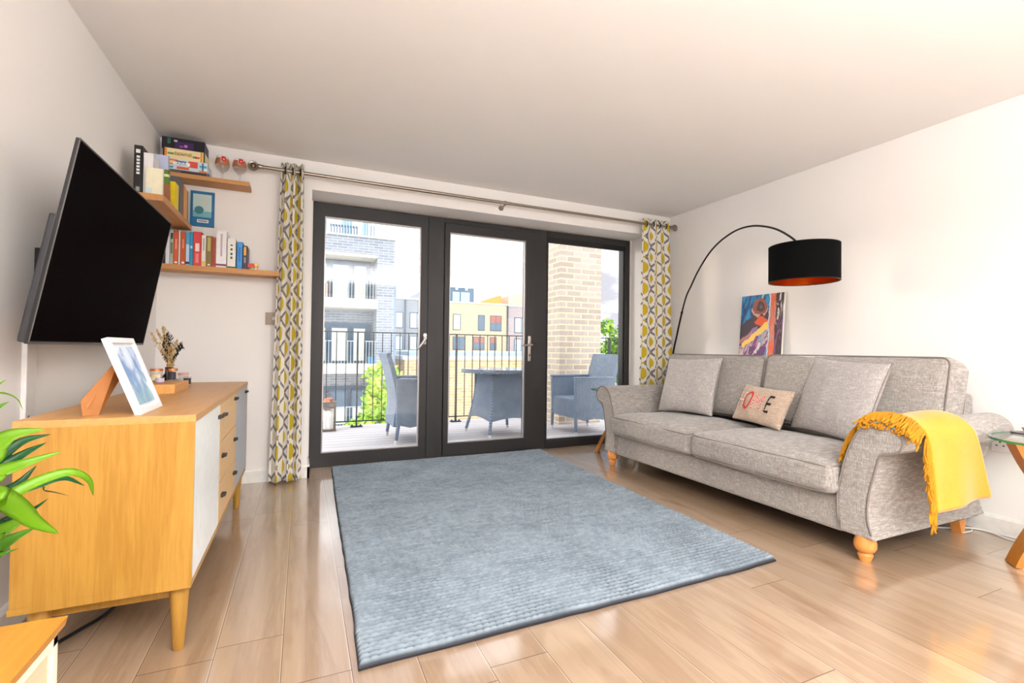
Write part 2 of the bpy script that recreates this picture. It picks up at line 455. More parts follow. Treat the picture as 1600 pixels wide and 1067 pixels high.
# ---------------------------------------------------------------- curtains, pole
def mat_curtain():
    M = Mat('ogee_print_cotton', (.95, .93, .88), .9)
    M.b.inputs['Sheen Weight'].default_value = .15
    q = M.nt.nodes.new('ShaderNodeTexCoord'); s = M.nt.nodes.new('ShaderNodeSeparateXYZ'); M.nt.links.new(q.outputs['UV'], s.inputs[0])
    u = X(M.nt, s.outputs[0]); v = X(M.nt, s.outputs[1])
    a, bb = .175, .205
    t = u/(a/2); ph = v/bb
    tri = ((ph.mod(1.)-.5).abs()*4.-1.)              # +1..-1 triangle wave
    wv = tri*.62+(ph*2*PI).cos()*.38
    cc = .40
    d0 = ((t-wv*cc+1.).mod(2.)-1.).abs(); d1_ = ((t-1.+wv*cc+1.).mod(2.)-1.).abs()
    line = d0.min(d1_).lt(.105)
    def blob(tc, vc):
        dt = (t-tc+1.).mod(2.)-1.; dv = ((ph-vc+.5).mod(1.)-.5)
        e = (dt.abs()/.34)+(dv*dv)/(.25*.25)*.75+dt*dt*2.2
        return e.lt(1.0)
    dot = lambda tc, vc: ((((t-tc+1.).mod(2.)-1.)/.13)*(((t-tc+1.).mod(2.)-1.)/.13)+(((ph-vc+.5).mod(1.)-.5)/.035)*(((ph-vc+.5).mod(1.)-.5)/.035)).lt(1.)
    y1 = blob(.5, .5).max(blob(1.5, 0.)); y2 = dot(.5, 0.).max(dot(1.5, .5))
    c = M.mix(line, (.95, .93, .89), (.53, .51, .52)); c = M.mix(y1.max(y2), c, (.83, .73, .17))
    M.color(c)
    w = M.noise(M.vec(u*900., v*900., 0.), 1, 1); M.bump(w, .15, .0008)
    # light shines softly through the cloth
    tl = M.nt.nodes.new('ShaderNodeBsdfTranslucent'); M.nt.links.new(c, tl.inputs[0]); ms = M.nt.nodes.new('ShaderNodeMixShader'); ms.inputs[0].default_value = .22
    out = M.nt.nodes['Material Output']; M.nt.links.new(M.b.outputs[0], ms.inputs[1]); M.nt.links.new(tl.outputs[0], ms.inputs[2]); M.nt.links.new(ms.outputs[0], out.inputs[0])
    return M.m
curtM = mat_curtain()
def curtain(name, x0t, x1t, x0b, x1b, ztop, zbot, folds, label, seed, amp=.05, cy=3.655):
    root = thing(name, label, 'curtain', ((x0b+x1b)/2, cy, zbot))
    bm = BM(); uvl = bm.loops.layers.uv.new('UVMap')
    NU, NV = folds*20, 60
    rnd_ = random.Random(seed); off = [rnd_.uniform(-.25, .25) for _ in range(folds+2)]
    V = []; UV = []
    for j in range(NV+1):
        t = j/NV; zz = ztop+(zbot-ztop)*t
        row = []; uvr = []; s = 0; pv = None
        for i in range(NU+1):
            a = i/NU; ee = t**.8
            sq = a+.035*math.sin(2*PI*a*1.5+seed)*t
            xx = (x0t*(1-ee)+x0b*ee)*(1-sq)+(x1t*(1-ee)+x1b*ee)*sq
            phs = a*folds*2*PI+off[int(a*folds)]*t*0+.5*math.sin(t*2.2+a*5+seed)*t
            A = amp*(.85+.3*math.sin(a*9+seed))*(1-.15*t)
            yy = cy+A*math.sin(phs)+.006*math.sin(t*9+a*11)
            xx += .012*math.sin(2*phs)*(1 if t > .05 else .4)
            if abs(phs) < 0: pass
            p = Vector((xx, yy, zz+(.006*math.sin(a*14+seed) if j == NV else 0)))
            row.append(bm.verts.new(p-root.location))
            uvr.append(s)
            # cloth length measured along the undulation
            L_ = math.hypot(abs(x1t-x0t)/NU, amp*2*PI*folds/NU*math.cos(a*folds*2*PI))
            s += L_
        V.append(row); UV.append(uvr)
    for j in range(NV):
        for i in range(NU):
            f = bm.faces.new((V[j][i], V[j+1][i], V[j+1][i+1], V[j][i+1]))
            for lp, (jj, ii) in zip(f.loops, ((j, i), (j+1, i), (j+1, i+1), (j, i+1))):
                lp[uvl].uv = (UV[jj][ii], (1-jj/NV)*(ztop-zbot))
    o = obj('curtain_panel', bm, curtM, root, True)
    sm = o.modifiers.new('thick', 'SOLIDIFY'); sm.thickness = .0015
    # eyelet rings
    for q in range(folds):
        a = (q+.5)/folds; xx = x0t*(1-a)+x1t*a
        e = BM(); tube(e, [(xx, cy+.024*math.cos(w), 2.178+.024*math.sin(w)) for w in np.linspace(0, 2*PI, 18, endpoint=False)], .005, 8, closed=True)
        for v in e.verts: v.co -= root.location
        obj('eyelet', e, MATS['dark_bronze'].m, root, True)
    return root
bronze = mat('dark_bronze', (.20, .17, .15), .3, .8)
curtain('curtain', -.155, -.012, -.205, 0.0, 2.232, .012, 3, 'yellow and grey ogee patterned curtain gathered left of the glazed doors', 1, .036)
curtain('curtain', 2.985, 3.30, 2.955, 3.385, 2.232, .012, 4, 'yellow and grey ogee patterned curtain behind the sofa arm, by the corner', 5, .016)
root = thing('curtain_pole', 'long satin nickel curtain pole with ball finials above the doors', 'curtain pole', (1.5, 3.655, 2.178))
nick = mat('satin_nickel', (.62, .57, .52), .28, .9)
bm = BM(); tube(bm, [(-1.78, 0, 0), (.1, 0, 0)], .0125, 14); obj('pole', bm, nick, root, True, 40)
bm = BM(); tube(bm, [(.1, 0, 0), (1.83, 0, 0)], .0115, 14); obj('pole', bm, nick, root, True, 40)
for s, xx in ((-1, -1.80), (1, 1.85)):
    bm = BM(); tube(bm, [(xx-s*.035, 0, 0), (xx-s*.02, 0, 0), (xx-s*.005, 0, 0), (xx+s*.005, 0, 0)], [.017, .014, .020, .014], 14)
    tube(bm, [(xx+s*.03+.026*math.cos(w), -.0, .026*math.sin(w)) for w in np.linspace(0, 2*PI, 20, endpoint=False)], .008, 8, closed=True)
    lathe(bm, [(0, -.018), (.012, -.014), (.019, 0), (.012, .014), (0, .018)], (xx+s*.03, 0, 0), 14)
    obj('finial', bm, nick, root, True, 40)
for xx in (-1.62, .04, 1.70):
    bm = BM(); tube(bm, [(xx, .097, -.02), (xx, .05, -.02), (xx, 0, -.012)], .007, 10); lathe(bm, [(0, .004), (.022, .004), (.022, 0)], n=18, M=frame3((xx, .094, -.02), (1, 0, 0), (0, 0, 1)), close=True)
    tube(bm, [(xx-.008, 0, 0), (xx+.008, 0, 0)], .017, 14)
    obj('bracket', bm, nick, root, True, 40)

# ---------------------------------------------------------------- switch, socket
root = thing('light_switch', 'brushed metal light switch on the wall beside the left curtain', 'light switch', (-.20, D, 1.144))
obj('switch_plate', bx(-.043, .043, -.008, 0, -.043, .043, bev=.002), mat('brushed_nickel_plate', (.50, .44, .39), .4, .5), root)
obj('rocker', bx(.0, .022, -.012, -.007, -.010, .014, bev=.001), mat('pale_rocker', (.80, .76, .73), .4), root)
root = thing('wall_socket', 'white double wall socket low behind the glass side table', 'socket', (R, 1.22, .475))
obj('socket_plate', bx(-.009, 0, -.073, .073, -.043, .043, bev=.003), mat('white_plastic', (.90, .89, .88), .35), root)
for yy in (-.036, .036):
    for q in ((-.004, .004, .008, .022), (-.018, -.010, -.010, -.004), (.010, .018, -.010, -.004)):
        obj('socket_slot', bx(-.0100, -.0085, yy+q[0], yy+q[1], q[2], q[3]), aluD, root)
bm = BM(); tube(bm, catmull([(3.06, 1.52, .006), (3.20, 1.42, .006), (3.30, 1.38, .006), (3.36, 1.335, .006), (3.36, 1.27, .006), (3.33, 1.20, .006), (3.34, 1.0, .006), (3.375, .8, .006)], 8), .0045, 8)
tube(bm, catmull([(3.22, 1.335, .006), (3.29, 1.33, .006), (3.345, 1.345, .006), (3.372, 1.27, .006), (3.385, 1.1, .006)], 8), .0035, 8)
tag(obj('power_cable', bm, MATS['white_plastic'].m, None, True), 'thin white cable on the floor along the right skirting', 'cable')
bm = BM(); tube(bm, catmull([(-.80, 1.50, .008), (-.74, 1.85, .008), (-.69, 1.95, .008), (-.65, 2.02, .008), (-.61, 2.10, .008), (-.60, 2.25, .008), (-.66, 2.45, .03), (-.78, 2.6, .06)], 8), .006, 8)
tag(obj('power_cable', bm, mat('black_rubber', (.05, .05, .055), .5), None, True), 'black cable curling on the floor beneath the oak sideboard', 'cable')
bm = BM(); tube(bm, catmull([(-.868, 1.5, .30), (-.866, 1.72, .36), (-.865, 2.0, .52), (-.863, 2.17, .70)], 8), .0055, 8)
tag(obj('power_cable', bm, MATS['black_rubber'].m, None, True), 'black cable hanging against the left wall behind the sideboard', 'cable')
root = thing('cable_trunking', 'white plastic cable trunking running down the left wall below the television', 'cable trunking', (L, 2.18, .7))
obj('trunking_cover', bx(0, .016, -.033, .033, -.6, .28, bev=.004), MATS['white_plastic'].m, root)
# ================================================================ SIDEBOARD
oakE = mat_wood('golden_oak_side', (.73, .55, .24), (.61, .43, .14), 'z', .8, .42, .8)
oakT = mat_wood('golden_oak_top', (.80, .60, .36), (.70, .49, .26), 'y', .8, .38)
oakP = mat_wood('pale_oak_drawer', (.88, .73, .51), (.80, .63, .41), 'y', .8, .42, .3)
white_door = mat('white_door_lacquer', (.93, .95, .95), .3)
grey_door = mat('pale_grey_door_lacquer', (.66, .69, .73), .35)
leatherM = mat('dark_leather_tab', (.17, .13, .12), .6)
sb = thing('sideboard', 'long oak sideboard with white and grey doors and tapered legs below the television', 'sideboard', (-.51, 2.49, 0))
def sbo(name, bm, m_, par=sb, **k):
    for v in bm.verts: v.co -= sb.location
    return obj(name, bm, m_, par, **k)
X0, X1, Y0, Y1, Z0, Z1 = -.722, -.297, 1.735, 3.25, .205, .735
bm = bx(X0+.004, X1-.022, Y0, Y0+.02, Z0+.018, Z1-.02, bev=.001); box(bm, X0+.004, X1-.022, Y1-.02, Y1, Z0+.018, Z1-.02, .001)
box(bm, X0, X1-.004, Y0, Y1, Z0, Z0+.018, .001); box(bm, X0+.004, X0+.014, Y0+.02, Y1-.02, Z0+.018, Z1-.02)
for yy in (2.235, 2.75): box(bm, X0+.014, X1-.024, yy-.009, yy+.009, Z0+.018, Z1-.02)
box(bm, X1-.0225, X1-.002, Y0, Y0+.005, Z0+.018, Z1-.02); box(bm, X1-.0225, X1-.002, Y1-.005, Y1, Z0+.018, Z1-.02)
sbo('cabinet_body', bm, oakE)
sbo('worktop', bx(X0, X1, Y0, Y1, Z1-.022, Z1, bev=.0015), oakT)
def tab(par, yy, zz):
    b = bx(X1-.004, X1+.014, yy-.019, yy+.019, zz-.006, zz+.006, bev=.003); box(b, X1-.004, X1+.006, yy-.017, yy+.017, zz-.009, zz-.004, .001)
    return sbo('handle', b, leatherM, par)
dr = sbo('door', bx(X1-.022, X1-.003, Y0+.006, 2.232, Z0+.022, Z1-.024, bev=.0015), white_door); dr['label'] = 'white door'; tab(dr, 2.20, Z1-.068)
for z0, z1 in ((.555, .711), (.392, .551), (.227, .388)):
    q = sbo('drawer', bx(X1-.022, X1-.003, 2.238, 2.747, z0, z1, bev=.0015), oakP); tab(q, 2.31, z1-.05 if z0 > .5 else (z0+z1)/2+.02); tab(q, 2.68, z1-.02 if z0 > .5 else (z0+z1)/2+.02)
dr = sbo('door', bx(X1-.022, X1-.003, 2.753, Y1-.006, Z0+.022, Z1-.024, bev=.0015), grey_door); dr['label'] = 'pale grey door'; tab(dr, 3.14, Z1-.05)
bm = BM(); box(bm, X0+.05, X1-.06, Y0+.06, Y0+.085, Z0-.045, Z0, .002); box(bm, X0+.05, X1-.06, Y1-.085, Y1-.06, Z0-.045, Z0, .002); box(bm, X1-.075, X1-.05, Y0+.07, Y1-.07, Z0-.045, Z0, .002)
sbo('under_frame', bm, oakE)
for xx, yy in ((X1-.042, Y0+.05), (X1-.042, Y1-.06), (X0+.05, Y0+.05), (X0+.05, Y1-.06)):
    bm = BM(); lathe(bm, [(0, 0), (.013, 0), (.0150, .003), (.0265, Z0-.02), (.0265, Z0-.001), (0, Z0-.001)], (xx, yy, 0), 24); sbo('leg', bm, oakE, smooth=True, sharp=40)

# low matching unit in the near corner
lc = thing('media_unit', 'low oak media unit with cream door in the near left corner', 'media unit', (-.64, .4, 0))
oakL = mat_wood('golden_oak_low_top', (.80, .56, .20), (.70, .46, .13), 'y', .8, .42)
cream = mat('cream_door_panel', (.84, .78, .64), .4)
paleE = mat('pale_oak_edge', (.97, .90, .80), .4)
def lco(name, bm, m_, par=lc, **k):
    for v in bm.verts: v.co -= lc.location
    return obj(name, bm, m_, par, **k)
bm = BM(); prism(bm, [(-.865, .420), (-.409, .420), (-.413, .402), (-.865, .402)], 'y', -.5, 1.20); lco('worktop', bm, oakL)
bm = bx(-.86, -.435, -.48, -.46, .14, .402); box(bm, -.86, -.435, 1.15, 1.17, .14, .402); box(bm, -.86, -.435, -.46, 1.15, .14, .158); box(bm, -.86, -.85, -.46, 1.15, .158, .402)
lco('cabinet_body', bm, oakL)
bm = bx(-.435, -.413, 1.152, 1.172, .14, .403, bev=.002); box(bm, -.435, -.413, -.48, 1.172, .384, .403, .002); box(bm, -.435, -.413, -.48, 1.172, .14, .158, .002)
lco('face_frame', bm, paleE)
for a, c_ in ((.60, 1.148), (.04, .592), (-.475, .032)): lco('door', bx(-.435, -.419, a, c_, .16, .382, bev=.001), cream)
for xx, yy in ((-.46, 1.08), (-.82, 1.08), (-.46, -.4), (-.82, -.4)):
    bm = BM(); lathe(bm, [(0, 0), (.012, 0), (.022, .13), (.022, .14), (0, .14)], (xx, yy, 0), 20); lco('leg', bm, oakE, smooth=True, sharp=40)

# plant
LEAVES = [
([(-0.35, 0.76, 0.801), (-0.34, 0.78, 0.822), (-0.332, 0.8, 0.834), (-0.308, 0.82, 0.837)], 0.0318, 0),
([(-0.368, 0.8, 0.781), (-0.354, 0.82, 0.801), (-0.338, 0.84, 0.819), (-0.317, 0.86, 0.824)], 0.0215, 1),
([(-0.359, 0.78, 0.778), (-0.343, 0.8, 0.793), (-0.327, 0.82, 0.807), (-0.314, 0.84, 0.816)], 0.0186, 1),
([(-0.341, 0.74, 0.783), (-0.325, 0.76, 0.796), (-0.311, 0.78, 0.801), (-0.283, 0.8, 0.81)], 0.0244, 0),
([(-0.377, 0.82, 0.745), (-0.362, 0.84, 0.75), (-0.35, 0.86, 0.758), (-0.339, 0.88, 0.778)], 0.022, 1),
([(-0.323, 0.72, 0.769), (-0.308, 0.733, 0.772), (-0.285, 0.747, 0.785), (-0.261, 0.76, 0.79), (-0.247, 0.773, 0.776), (-0.246, 0.787, 0.752)], 0.0175, 0),
([(-0.337, 0.75, 0.765), (-0.324, 0.766, 0.766), (-0.299, 0.782, 0.773), (-0.28, 0.798, 0.775), (-0.264, 0.814, 0.76)], 0.0157, 1),
([(-0.313, 0.68, 0.787), (-0.302, 0.696, 0.781), (-0.291, 0.712, 0.764), (-0.28, 0.728, 0.741), (-0.264, 0.744, 0.721)], 0.0348, 0),
([(-0.348, 0.79, 0.724), (-0.339, 0.81, 0.726), (-0.323, 0.83, 0.73), (-0.314, 0.85, 0.738)], 0.0106, 1),
([(-0.339, 0.74, 0.722), (-0.329, 0.76, 0.722), (-0.321, 0.78, 0.727), (-0.311, 0.8, 0.733)], 0.0266, 0),
([(-0.348, 0.76, 0.693), (-0.338, 0.78, 0.697), (-0.329, 0.8, 0.704), (-0.315, 0.82, 0.709)], 0.025, 2),
([(-0.329, 0.72, 0.7), (-0.323, 0.747, 0.701), (-0.312, 0.773, 0.7)], 0.0108, 2),
([(-0.342, 0.74, 0.856), (-0.335, 0.767, 0.87), (-0.333, 0.793, 0.877)], 0.0111, 2),
([(-0.349, 0.76, 0.886), (-0.34, 0.776, 0.889), (-0.334, 0.792, 0.886), (-0.331, 0.808, 0.877), (-0.332, 0.824, 0.862)], 0.0045, 0),
([(-0.358, 0.78, 0.877), (-0.354, 0.807, 0.893), (-0.353, 0.833, 0.902)], 0.007, 2),
([(-0.314, 0.79, 0.766), (-0.303, 0.81, 0.758), (-0.297, 0.83, 0.749), (-0.292, 0.85, 0.739)], 0.0035, 1)]
gA = mat('light_green_leaf', (.46, .66, .08), .35); gB = mat('dark_green_leaf', (.07, .36, .16), .25); gC = mat('mid_green_leaf', (.38, .62, .12), .35)
pc = Vector((-.56, .74, .42))
pl = thing('potted_plant', 'glossy green strap-leaved houseplant leaning in from the left edge', 'plant', pc)
bm = BM(); lathe(bm, [(0, 0), (.055, 0), (.075, .13), (.080, .135), (.074, .137), (.068, .125), (0, .12)], n=32); obj('pot', bm, mat('white_ceramic', (.9, .9, .9), .25), pl, True, 40)
def leaf(pts, w, m_):
    P = catmull([Vector(p)-pc for p in pts], 7); n = len(P); bm = BM(); rows = []
    vd = (Vector((0, 0, .95))-Vector(pts[-1])).normalized()
    for i, p in enumerate(P):
        t = i/(n-1); tg = (P[min(i+1, n-1)]-P[max(i-1, 0)]).normalized()
        sd = tg.cross(vd+Vector((0, 0, .6))).normalized(); nr = sd.cross(tg)
        ww = w*.42*(math.sin(PI*min(1, (.18+.82*t)))**.75 if t < .999 else 0)
        ww = max(ww, w*.01)
        rows.append([bm.verts.new(p+sd*ww*k+nr*(abs(k)*ww*.35)) for k in (-1, -.5, 0, .5, 1)])
    for A, B in zip(rows, rows[1:]):
        for k in range(4): bm.faces.new((A[k], A[k+1], B[k+1], B[k]))
    bmesh.ops.solidify(bm, geom=bm.faces[:], thickness=.0006)
    return obj('leaf', bm, m_, pl, True)
for pts, w, ci in LEAVES:
    p0 = Vector(pts[0]); rootp = pc+Vector((.02, 0, .13)); mid = rootp.lerp(p0, .55)+Vector((-.04, 0, .05))
    leaf([rootp, mid]+pts, w, (gA, gB, gC)[ci])
for i in range(14):
    a = random.uniform(.5*PI, 1.5*PI); r_ = random.uniform(.1, .22); hh = random.uniform(.2, .5)
    p1 = pc+Vector((0, 0, .13)); p3 = pc+Vector((max(-.28, r_*math.cos(a)), r_*math.sin(a), hh))
    leaf([p1, p1.lerp(p3, .5)+Vector((0, 0, .1)), p3, p3+Vector((.04*math.cos(a), .05*math.sin(a), -.03))], random.uniform(.015, .03), (gA, gB, gC)[i % 3])

# ================================================================ TELEVISION
tv = thing('television', 'large flat black television tilted forward on the left wall', 'television', (-.72, 2.415, .95))
TW, TH = 1.105, .645
th = math.asin((.750-.642)/TH)
Mt = Matrix.Translation((-.745+.72, 0, -.003))@Matrix.Rotation(th, 4, 'Y')
blk = mat('black_tv_plastic', (.055, .055, .06), .4); scr = Mat('black_glass_screen', (.045, .028, .028), .4, 0, Specular_IOR_Level=.05, IOR=1.08).m
def tvo(name, bm, m_, **k): bmesh.ops.transform(bm, matrix=Mt, verts=bm.verts); return obj(name, bm, m_, tv, **k)
tvo('tv_panel', bx(-.010, .0, -TW/2, TW/2, 0, TH, bev=.0015), blk)
tvo('screen', bx(-.0005, .001, -TW/2+.006, TW/2-.006, .010, TH-.006), scr)
bm = bx(.0, .0018, -TW/2, -TW/2+.0035, 0, TH); box(bm, .0, .0018, -TW/2, TW/2, TH-.0035, TH); box(bm, 0, .0018, TW/2-.0035, TW/2, 0, TH); box(bm, 0, .0018, -TW/2, TW/2, 0, .006)
tvo('bezel', bm, mat('grey_metal_bezel', (.42, .40, .40), .35, .6))
tvo('rear_housing', bx(-.030, -.008, -TW/2+.006, TW/2-.006, .002, .40, bev=.006), mat('charcoal_plastic', (.17, .175, .19), .45))
tvo('indicator_light', bx(-.006, .002, .06, .085, -.006, 0.0, bev=.001), mat('red_indicator', (.75, .25, .2), .4))
bm = bx(-.155, -.135, -.2, .2, .10, .34, bev=.003)
tube(bm, [(-.14, -.05, .25), (-.09, .0, .25), (-.05, 0, .25)], .014, 10); tube(bm, [(-.14, .1, .3), (-.09, .0, .3), (-.04, 0, .3)], .014, 10)
obj('wall_mount', bm, blk, tv)

# ================================================================ SHELVES AND CONTENTS
oakS = mat_wood('oak_shelf', (.82, .60, .36), (.70, .47, .26), 'x', .9, .5)
oakSy = mat_wood('oak_shelf_lengthwise', (.82, .60, .36), (.70, .47, .26), 'y', .9, .5)
tag(obj('wall_shelf', bx(L, -.345, 3.60, D, 2.018, 2.046, bev=.002), oakS), 'oak floating shelf highest in the corner, holding games and glasses', 'shelf', 'oak corner shelves')
tag(obj('wall_shelf', bx(L, -.68, 3.0, 3.69, 1.702, 1.736, bev=.002), oakSy), 'oak floating shelf on the left wall above the television corner', 'shelf', 'oak corner shelves')
tag(obj('wall_shelf', bx(L, -.155, 3.60, D, 1.428, 1.462, bev=.002), oakS), 'oak floating shelf lowest in the corner, holding a row of upright books', 'shelf', 'oak corner shelves')
paper = mat('book_paper', (.90, .87, .80), .8)
def hexm(nm, c): return mat(nm, c, .45)
def book(label, x, w, h, dep, z, col, nm, y0=None, lean=0, marks=(), group='books on the lowest shelf', yf=3.602):
    """upright book with its spine facing the room (-Y)"""
    r_ = thing('book', label, 'book', (x+w/2, yf, z), 0, group)
    if lean: r_.rotation_euler = (0, lean, 0)
    cm = hexm(nm, col)
    bm = bx(-w/2, -w/2+.0015, 0, dep, 0, h); box(bm, w/2-.0015, w/2, 0, dep, 0, h); box(bm, -w/2, w/2, 0, .002, 0, h, .0006)
    obj('cover', bm, cm, r_); obj('pages', bx(-w/2+.0016, w/2-.0016, .0022, dep-.004, .002, h-.003), paper, r_)
    for i, (za, zb, wa, mc, mn) in enumerate(marks):
        obj('spine_print', bx(-w/2*wa, w/2*wa, -.0008, .0004, h*za, h*zb), hexm(mn, mc), r_)
    return r_
WH = (.93, .92, .90); zs = 1.4622
rows = [
 # label, x0, width, height, colour, name, marks
 ('thin white book half hidden by the television at the row end', -.840, .014, .15, WH, 'white_cover', ()),
 ('dark book with tan blocks on its spine, second from the television', -.822, .020, .205, (.10, .07, .06), 'black_brown_cover', ((.30, .52, .8, (.70, .50, .38), 'tan_print'), (.58, .78, .8, (.66, .48, .38), 'tan_print'), (.82, .95, .8, (.6, .45, .38), 'tan_print'))),
 ('tall pale lavender white book leaning at the row end', -.800, .022, .238, (.88, .88, .94), 'lavender_white_cover', ()),
 ('grey green book with dark lettering beside the tall lavender one', -.777, .018, .218, (.74, .76, .68), 'sage_cover', ((.72, .9, .5, (.15, .2, .1), 'dark_green_print'), (.3, .62, .5, (.35, .42, .25), 'olive_print'))),
 ('orange red paperback, the first of the three orange ones', -.757, .024, .212, (.86, .36, .20), 'orange_cover', ((.03, .08, .6, WH, 'white_print'), (.45, .75, .3, (.95, .62, .5), 'pale_orange_print'))),
 ('slim white paperback between the two orange books', -.732, .010, .218, (.93, .90, .86), 'white_cover_b', ()),
 ('rust orange paperback beside the slim white one', -.721, .027, .208, (.80, .33, .12), 'rust_cover', ((.03, .09, .5, WH, 'white_print'), (.5, .78, .3, (.92, .60, .45), 'pale_rust_print'))),
 ('pale blue and white book left of the teal one', -.693, .020, .212, (.70, .83, .92), 'pale_blue_cover', ((.02, .1, 1., (.2, .2, .25), 'dark_print'), (.62, .98, .99, (.25, .62, .80), 'sky_print'))),
 ('teal blue paperback left of the thick red book', -.672, .018, .214, (.16, .58, .74), 'teal_cover', ((.5, .58, .6, (.7, .9, .95), 'pale_teal_print'),)),
 ('thick bright red hardback in the middle of the row', -.653, .044, .218, (.84, .24, .24), 'red_cover', ((.42, .66, .5, (.97, .85, .82), 'pale_pink_print'), (.08, .36, .4, (.93, .50, .48), 'rose_print'))),
 ('white paperback right of the thick red hardback', -.608, .024, .200, (.92, .90, .86), 'ivory_cover', ((.04, .16, .9, (.90, .75, .35), 'gold_print'), (.5, .9, .25, (.6, .6, .6), 'grey_print'))),
 ('olive brown paperback in the row', -.583, .033, .198, (.52, .42, .18), 'olive_cover', ((.5, .95, .5, (.74, .66, .36), 'tan_olive_print'), (.03, .08, .4, WH, 'white_print'))),
 ('narrow rust red book beside the thick white volume', -.549, .020, .192, (.72, .28, .16), 'brick_cover', ((.05, .95, .2, (.45, .16, .10), 'brick_dark_print'),)),
 ('very thick tall white volume with a maroon band at its foot', -.528, .060, .238, (.94, .93, .93), 'bright_white_cover', ((.04, .09, .99, (.50, .16, .28), 'maroon_print'), (.30, .92, .18, (.75, .68, .70), 'faint_rose_print'))),
 ('white book with green lettering and a green foot', -.464, .048, .195, (.93, .92, .89), 'soft_white_cover', ((.0, .05, .99, (.15, .38, .18), 'green_print'),)),
 ('bright blue cylinder-backed book near the end of the row', -.409, .032, .178, (.18, .58, .88), 'bright_blue_cover', ((.25, .8, .25, (.10, .40, .72), 'blue_print'),)),
 ('dark book with an orange strip, last in the row', -.375, .026, .155, (.24, .18, .26), 'dark_plum_cover', ((.58, .95, .55, (.92, .68, .25), 'amber_print'), (.25, .5, .4, (.6, .55, .6), 'grey_plum_print'))),
]
bk = []
for lb, x0, w, h_, c_, nm, mk in rows: bk.append(book(lb, x0, w, h_, .14, zs, c_, nm, marks=mk))
gp = hexm('green_print', (.15, .38, .18))
for za, zb in ((.06, .075), (.085, .10), (.115, .13), (.145, .155)): obj('spine_print', bx(-.006, .006, -.0012, .0002, za, zb), gp, bk[14])
# toy bricks
t = thing('toy_bricks', 'small stack of red, yellow, orange and green toy bricks at the shelf row end', 'toy', (-.325, 3.63, zs))
for nm, c_, (a, b_, z0, z1) in (('brick', (.80, .05, .05), (-.022, .018, .012, .042)), ('brick', (.98, .82, .05), (.019, .037, .027, .042)), ('brick', (.95, .45, .08), (.019, .037, .012, .0265)), ('brick', (.55, .80, .20), (-.002, .018, 0, .0118)), ('brick', (.92, .90, .86), (.019, .035, 0, .0118))):
    bm = bx(a, b_, -.012, .012, z0, z1, bev=.001)
    for q in np.arange(a+.006, b_-.004, .010): lathe(bm, [(0, .0028), (.003, .0028), (.003, 0)], (q, 0, z1), 10)
    obj('brick', bm, mat('toy_'+str(c_), c_, .3), t)

# middle shelf, against the left wall : spines face +X
zm = 1.7362
def book_x(label, y, w, h, dep, col, nm, marks=(), lean=0, name='book', xf=-.69, face_near=None):
    r_ = thing(name, label, 'book', (xf, y+w/2, zm), 0, 'books on the left wall shelf'); r_.rotation_euler = (lean, 0, 0)
    bm = bx(-dep, 0, -w/2, -w/2+.0018, 0, h); box(bm, -dep, 0, w/2-.0018, w/2, 0, h); box(bm, -.002, 0, -w/2, w/2, 0, h, .0006)
    obj('cover', bm, hexm(nm, col), r_); obj('pages', bx(-dep+.003, -.0022, -w/2+.002, w/2-.002, .002, h-.003), paper, r_)
    for za, zb, wa, mc, mn in marks: obj('spine_print', bx(-.0004, .0008, -w/2*wa, w/2*wa, h*za, h*zb), hexm(mn, mc), r_)
    return r_
b1 = book('tall black hardback with white lettering, nearest end of the left wall shelf', -.812, .036, .245, .11, zm, (.07, .065, .07), 'black_cover', group='books on the left wall shelf', yf=3.012)
obj('spine_print', bx(-.010, .008, -.0012, .0003, .205, .224), hexm('white_print', WH), b1)
for i in range(6): obj('spine_print', bx(-.007, .007, -.0012, .0003, .095+i*.017, .106+i*.017), hexm('white_print', WH), b1)
obj('spine_print', bx(-.008, .008, -.0012, .0003, .006, .03), hexm('grey_print', (.6, .6, .6)), b1)
book('plain white book between the black hardback and the cream one', -.774, .044, .215, .10, zm, (.92, .91, .91), 'plain_white_cover', group='books on the left wall shelf', yf=3.02)
r_ = book_x('cream coloured book standing in front on the left wall shelf', 3.003, .016, .135, .075, (.93, .90, .78), 'cream_cover', xf=-.684)
obj('sticker', bx(-.073, -.048, -.0088, -.0080, .006, .030), hexm('pale_sticker', (.80, .88, .88)), r_)
M_ = Mat('picture_cover', (.6, .6, .6), .5); x, y, z = M_.coords(); n_ = M_.noise(M_.vec(x*20, y*20, z*20), 1.5, 3)
t = z+y*.2+(n_-.5)*.06
c_ = M_.mix(t.lt(.19), (.72, .75, .86), (.34, .52, .16)); c_ = M_.mix(t.lt(.115), c_, (.68, .44, .30)); c_ = M_.mix((t.lt(.19))*(t.gt(.13))*((z*130.).sin().gt(.6)), c_, (.85, .90, .72)); M_.color(c_); MATS['picture_cover'] = M_
book_x('large floppy book with lavender, green and brown picture cover on the left wall shelf', 3.190, .030, .262, .15, (0, 0, 0), 'picture_cover', lean=.20, xf=-.695)
book_x('bright yellow book on the left wall shelf', 3.275, .085, .155, .15, (.97, .86, .05), 'yellow_cover', xf=-.688)
book_x('wide dark grey binder on the left wall shelf', 3.40, .085, .225, .16, (.40, .39, .39), 'grey_cover', xf=-.69)
book_x('orange spined book near the far end of the left wall shelf', 3.50, .050, .205, .15, (.95, .52, .14), 'bright_orange_cover', ((.05, .95, .3, (.98, .78, .50), 'peach_print'),), xf=-.69)
book_x('pale orange book with black back, last on the left wall shelf', 3.553, .045, .200, .15, (.95, .74, .45), 'apricot_cover', (), xf=-.69)
book_x('thin black book closing the left wall shelf', 3.600, .018, .200, .15, (.08, .07, .07), 'black_cover_b', (), xf=-.69)

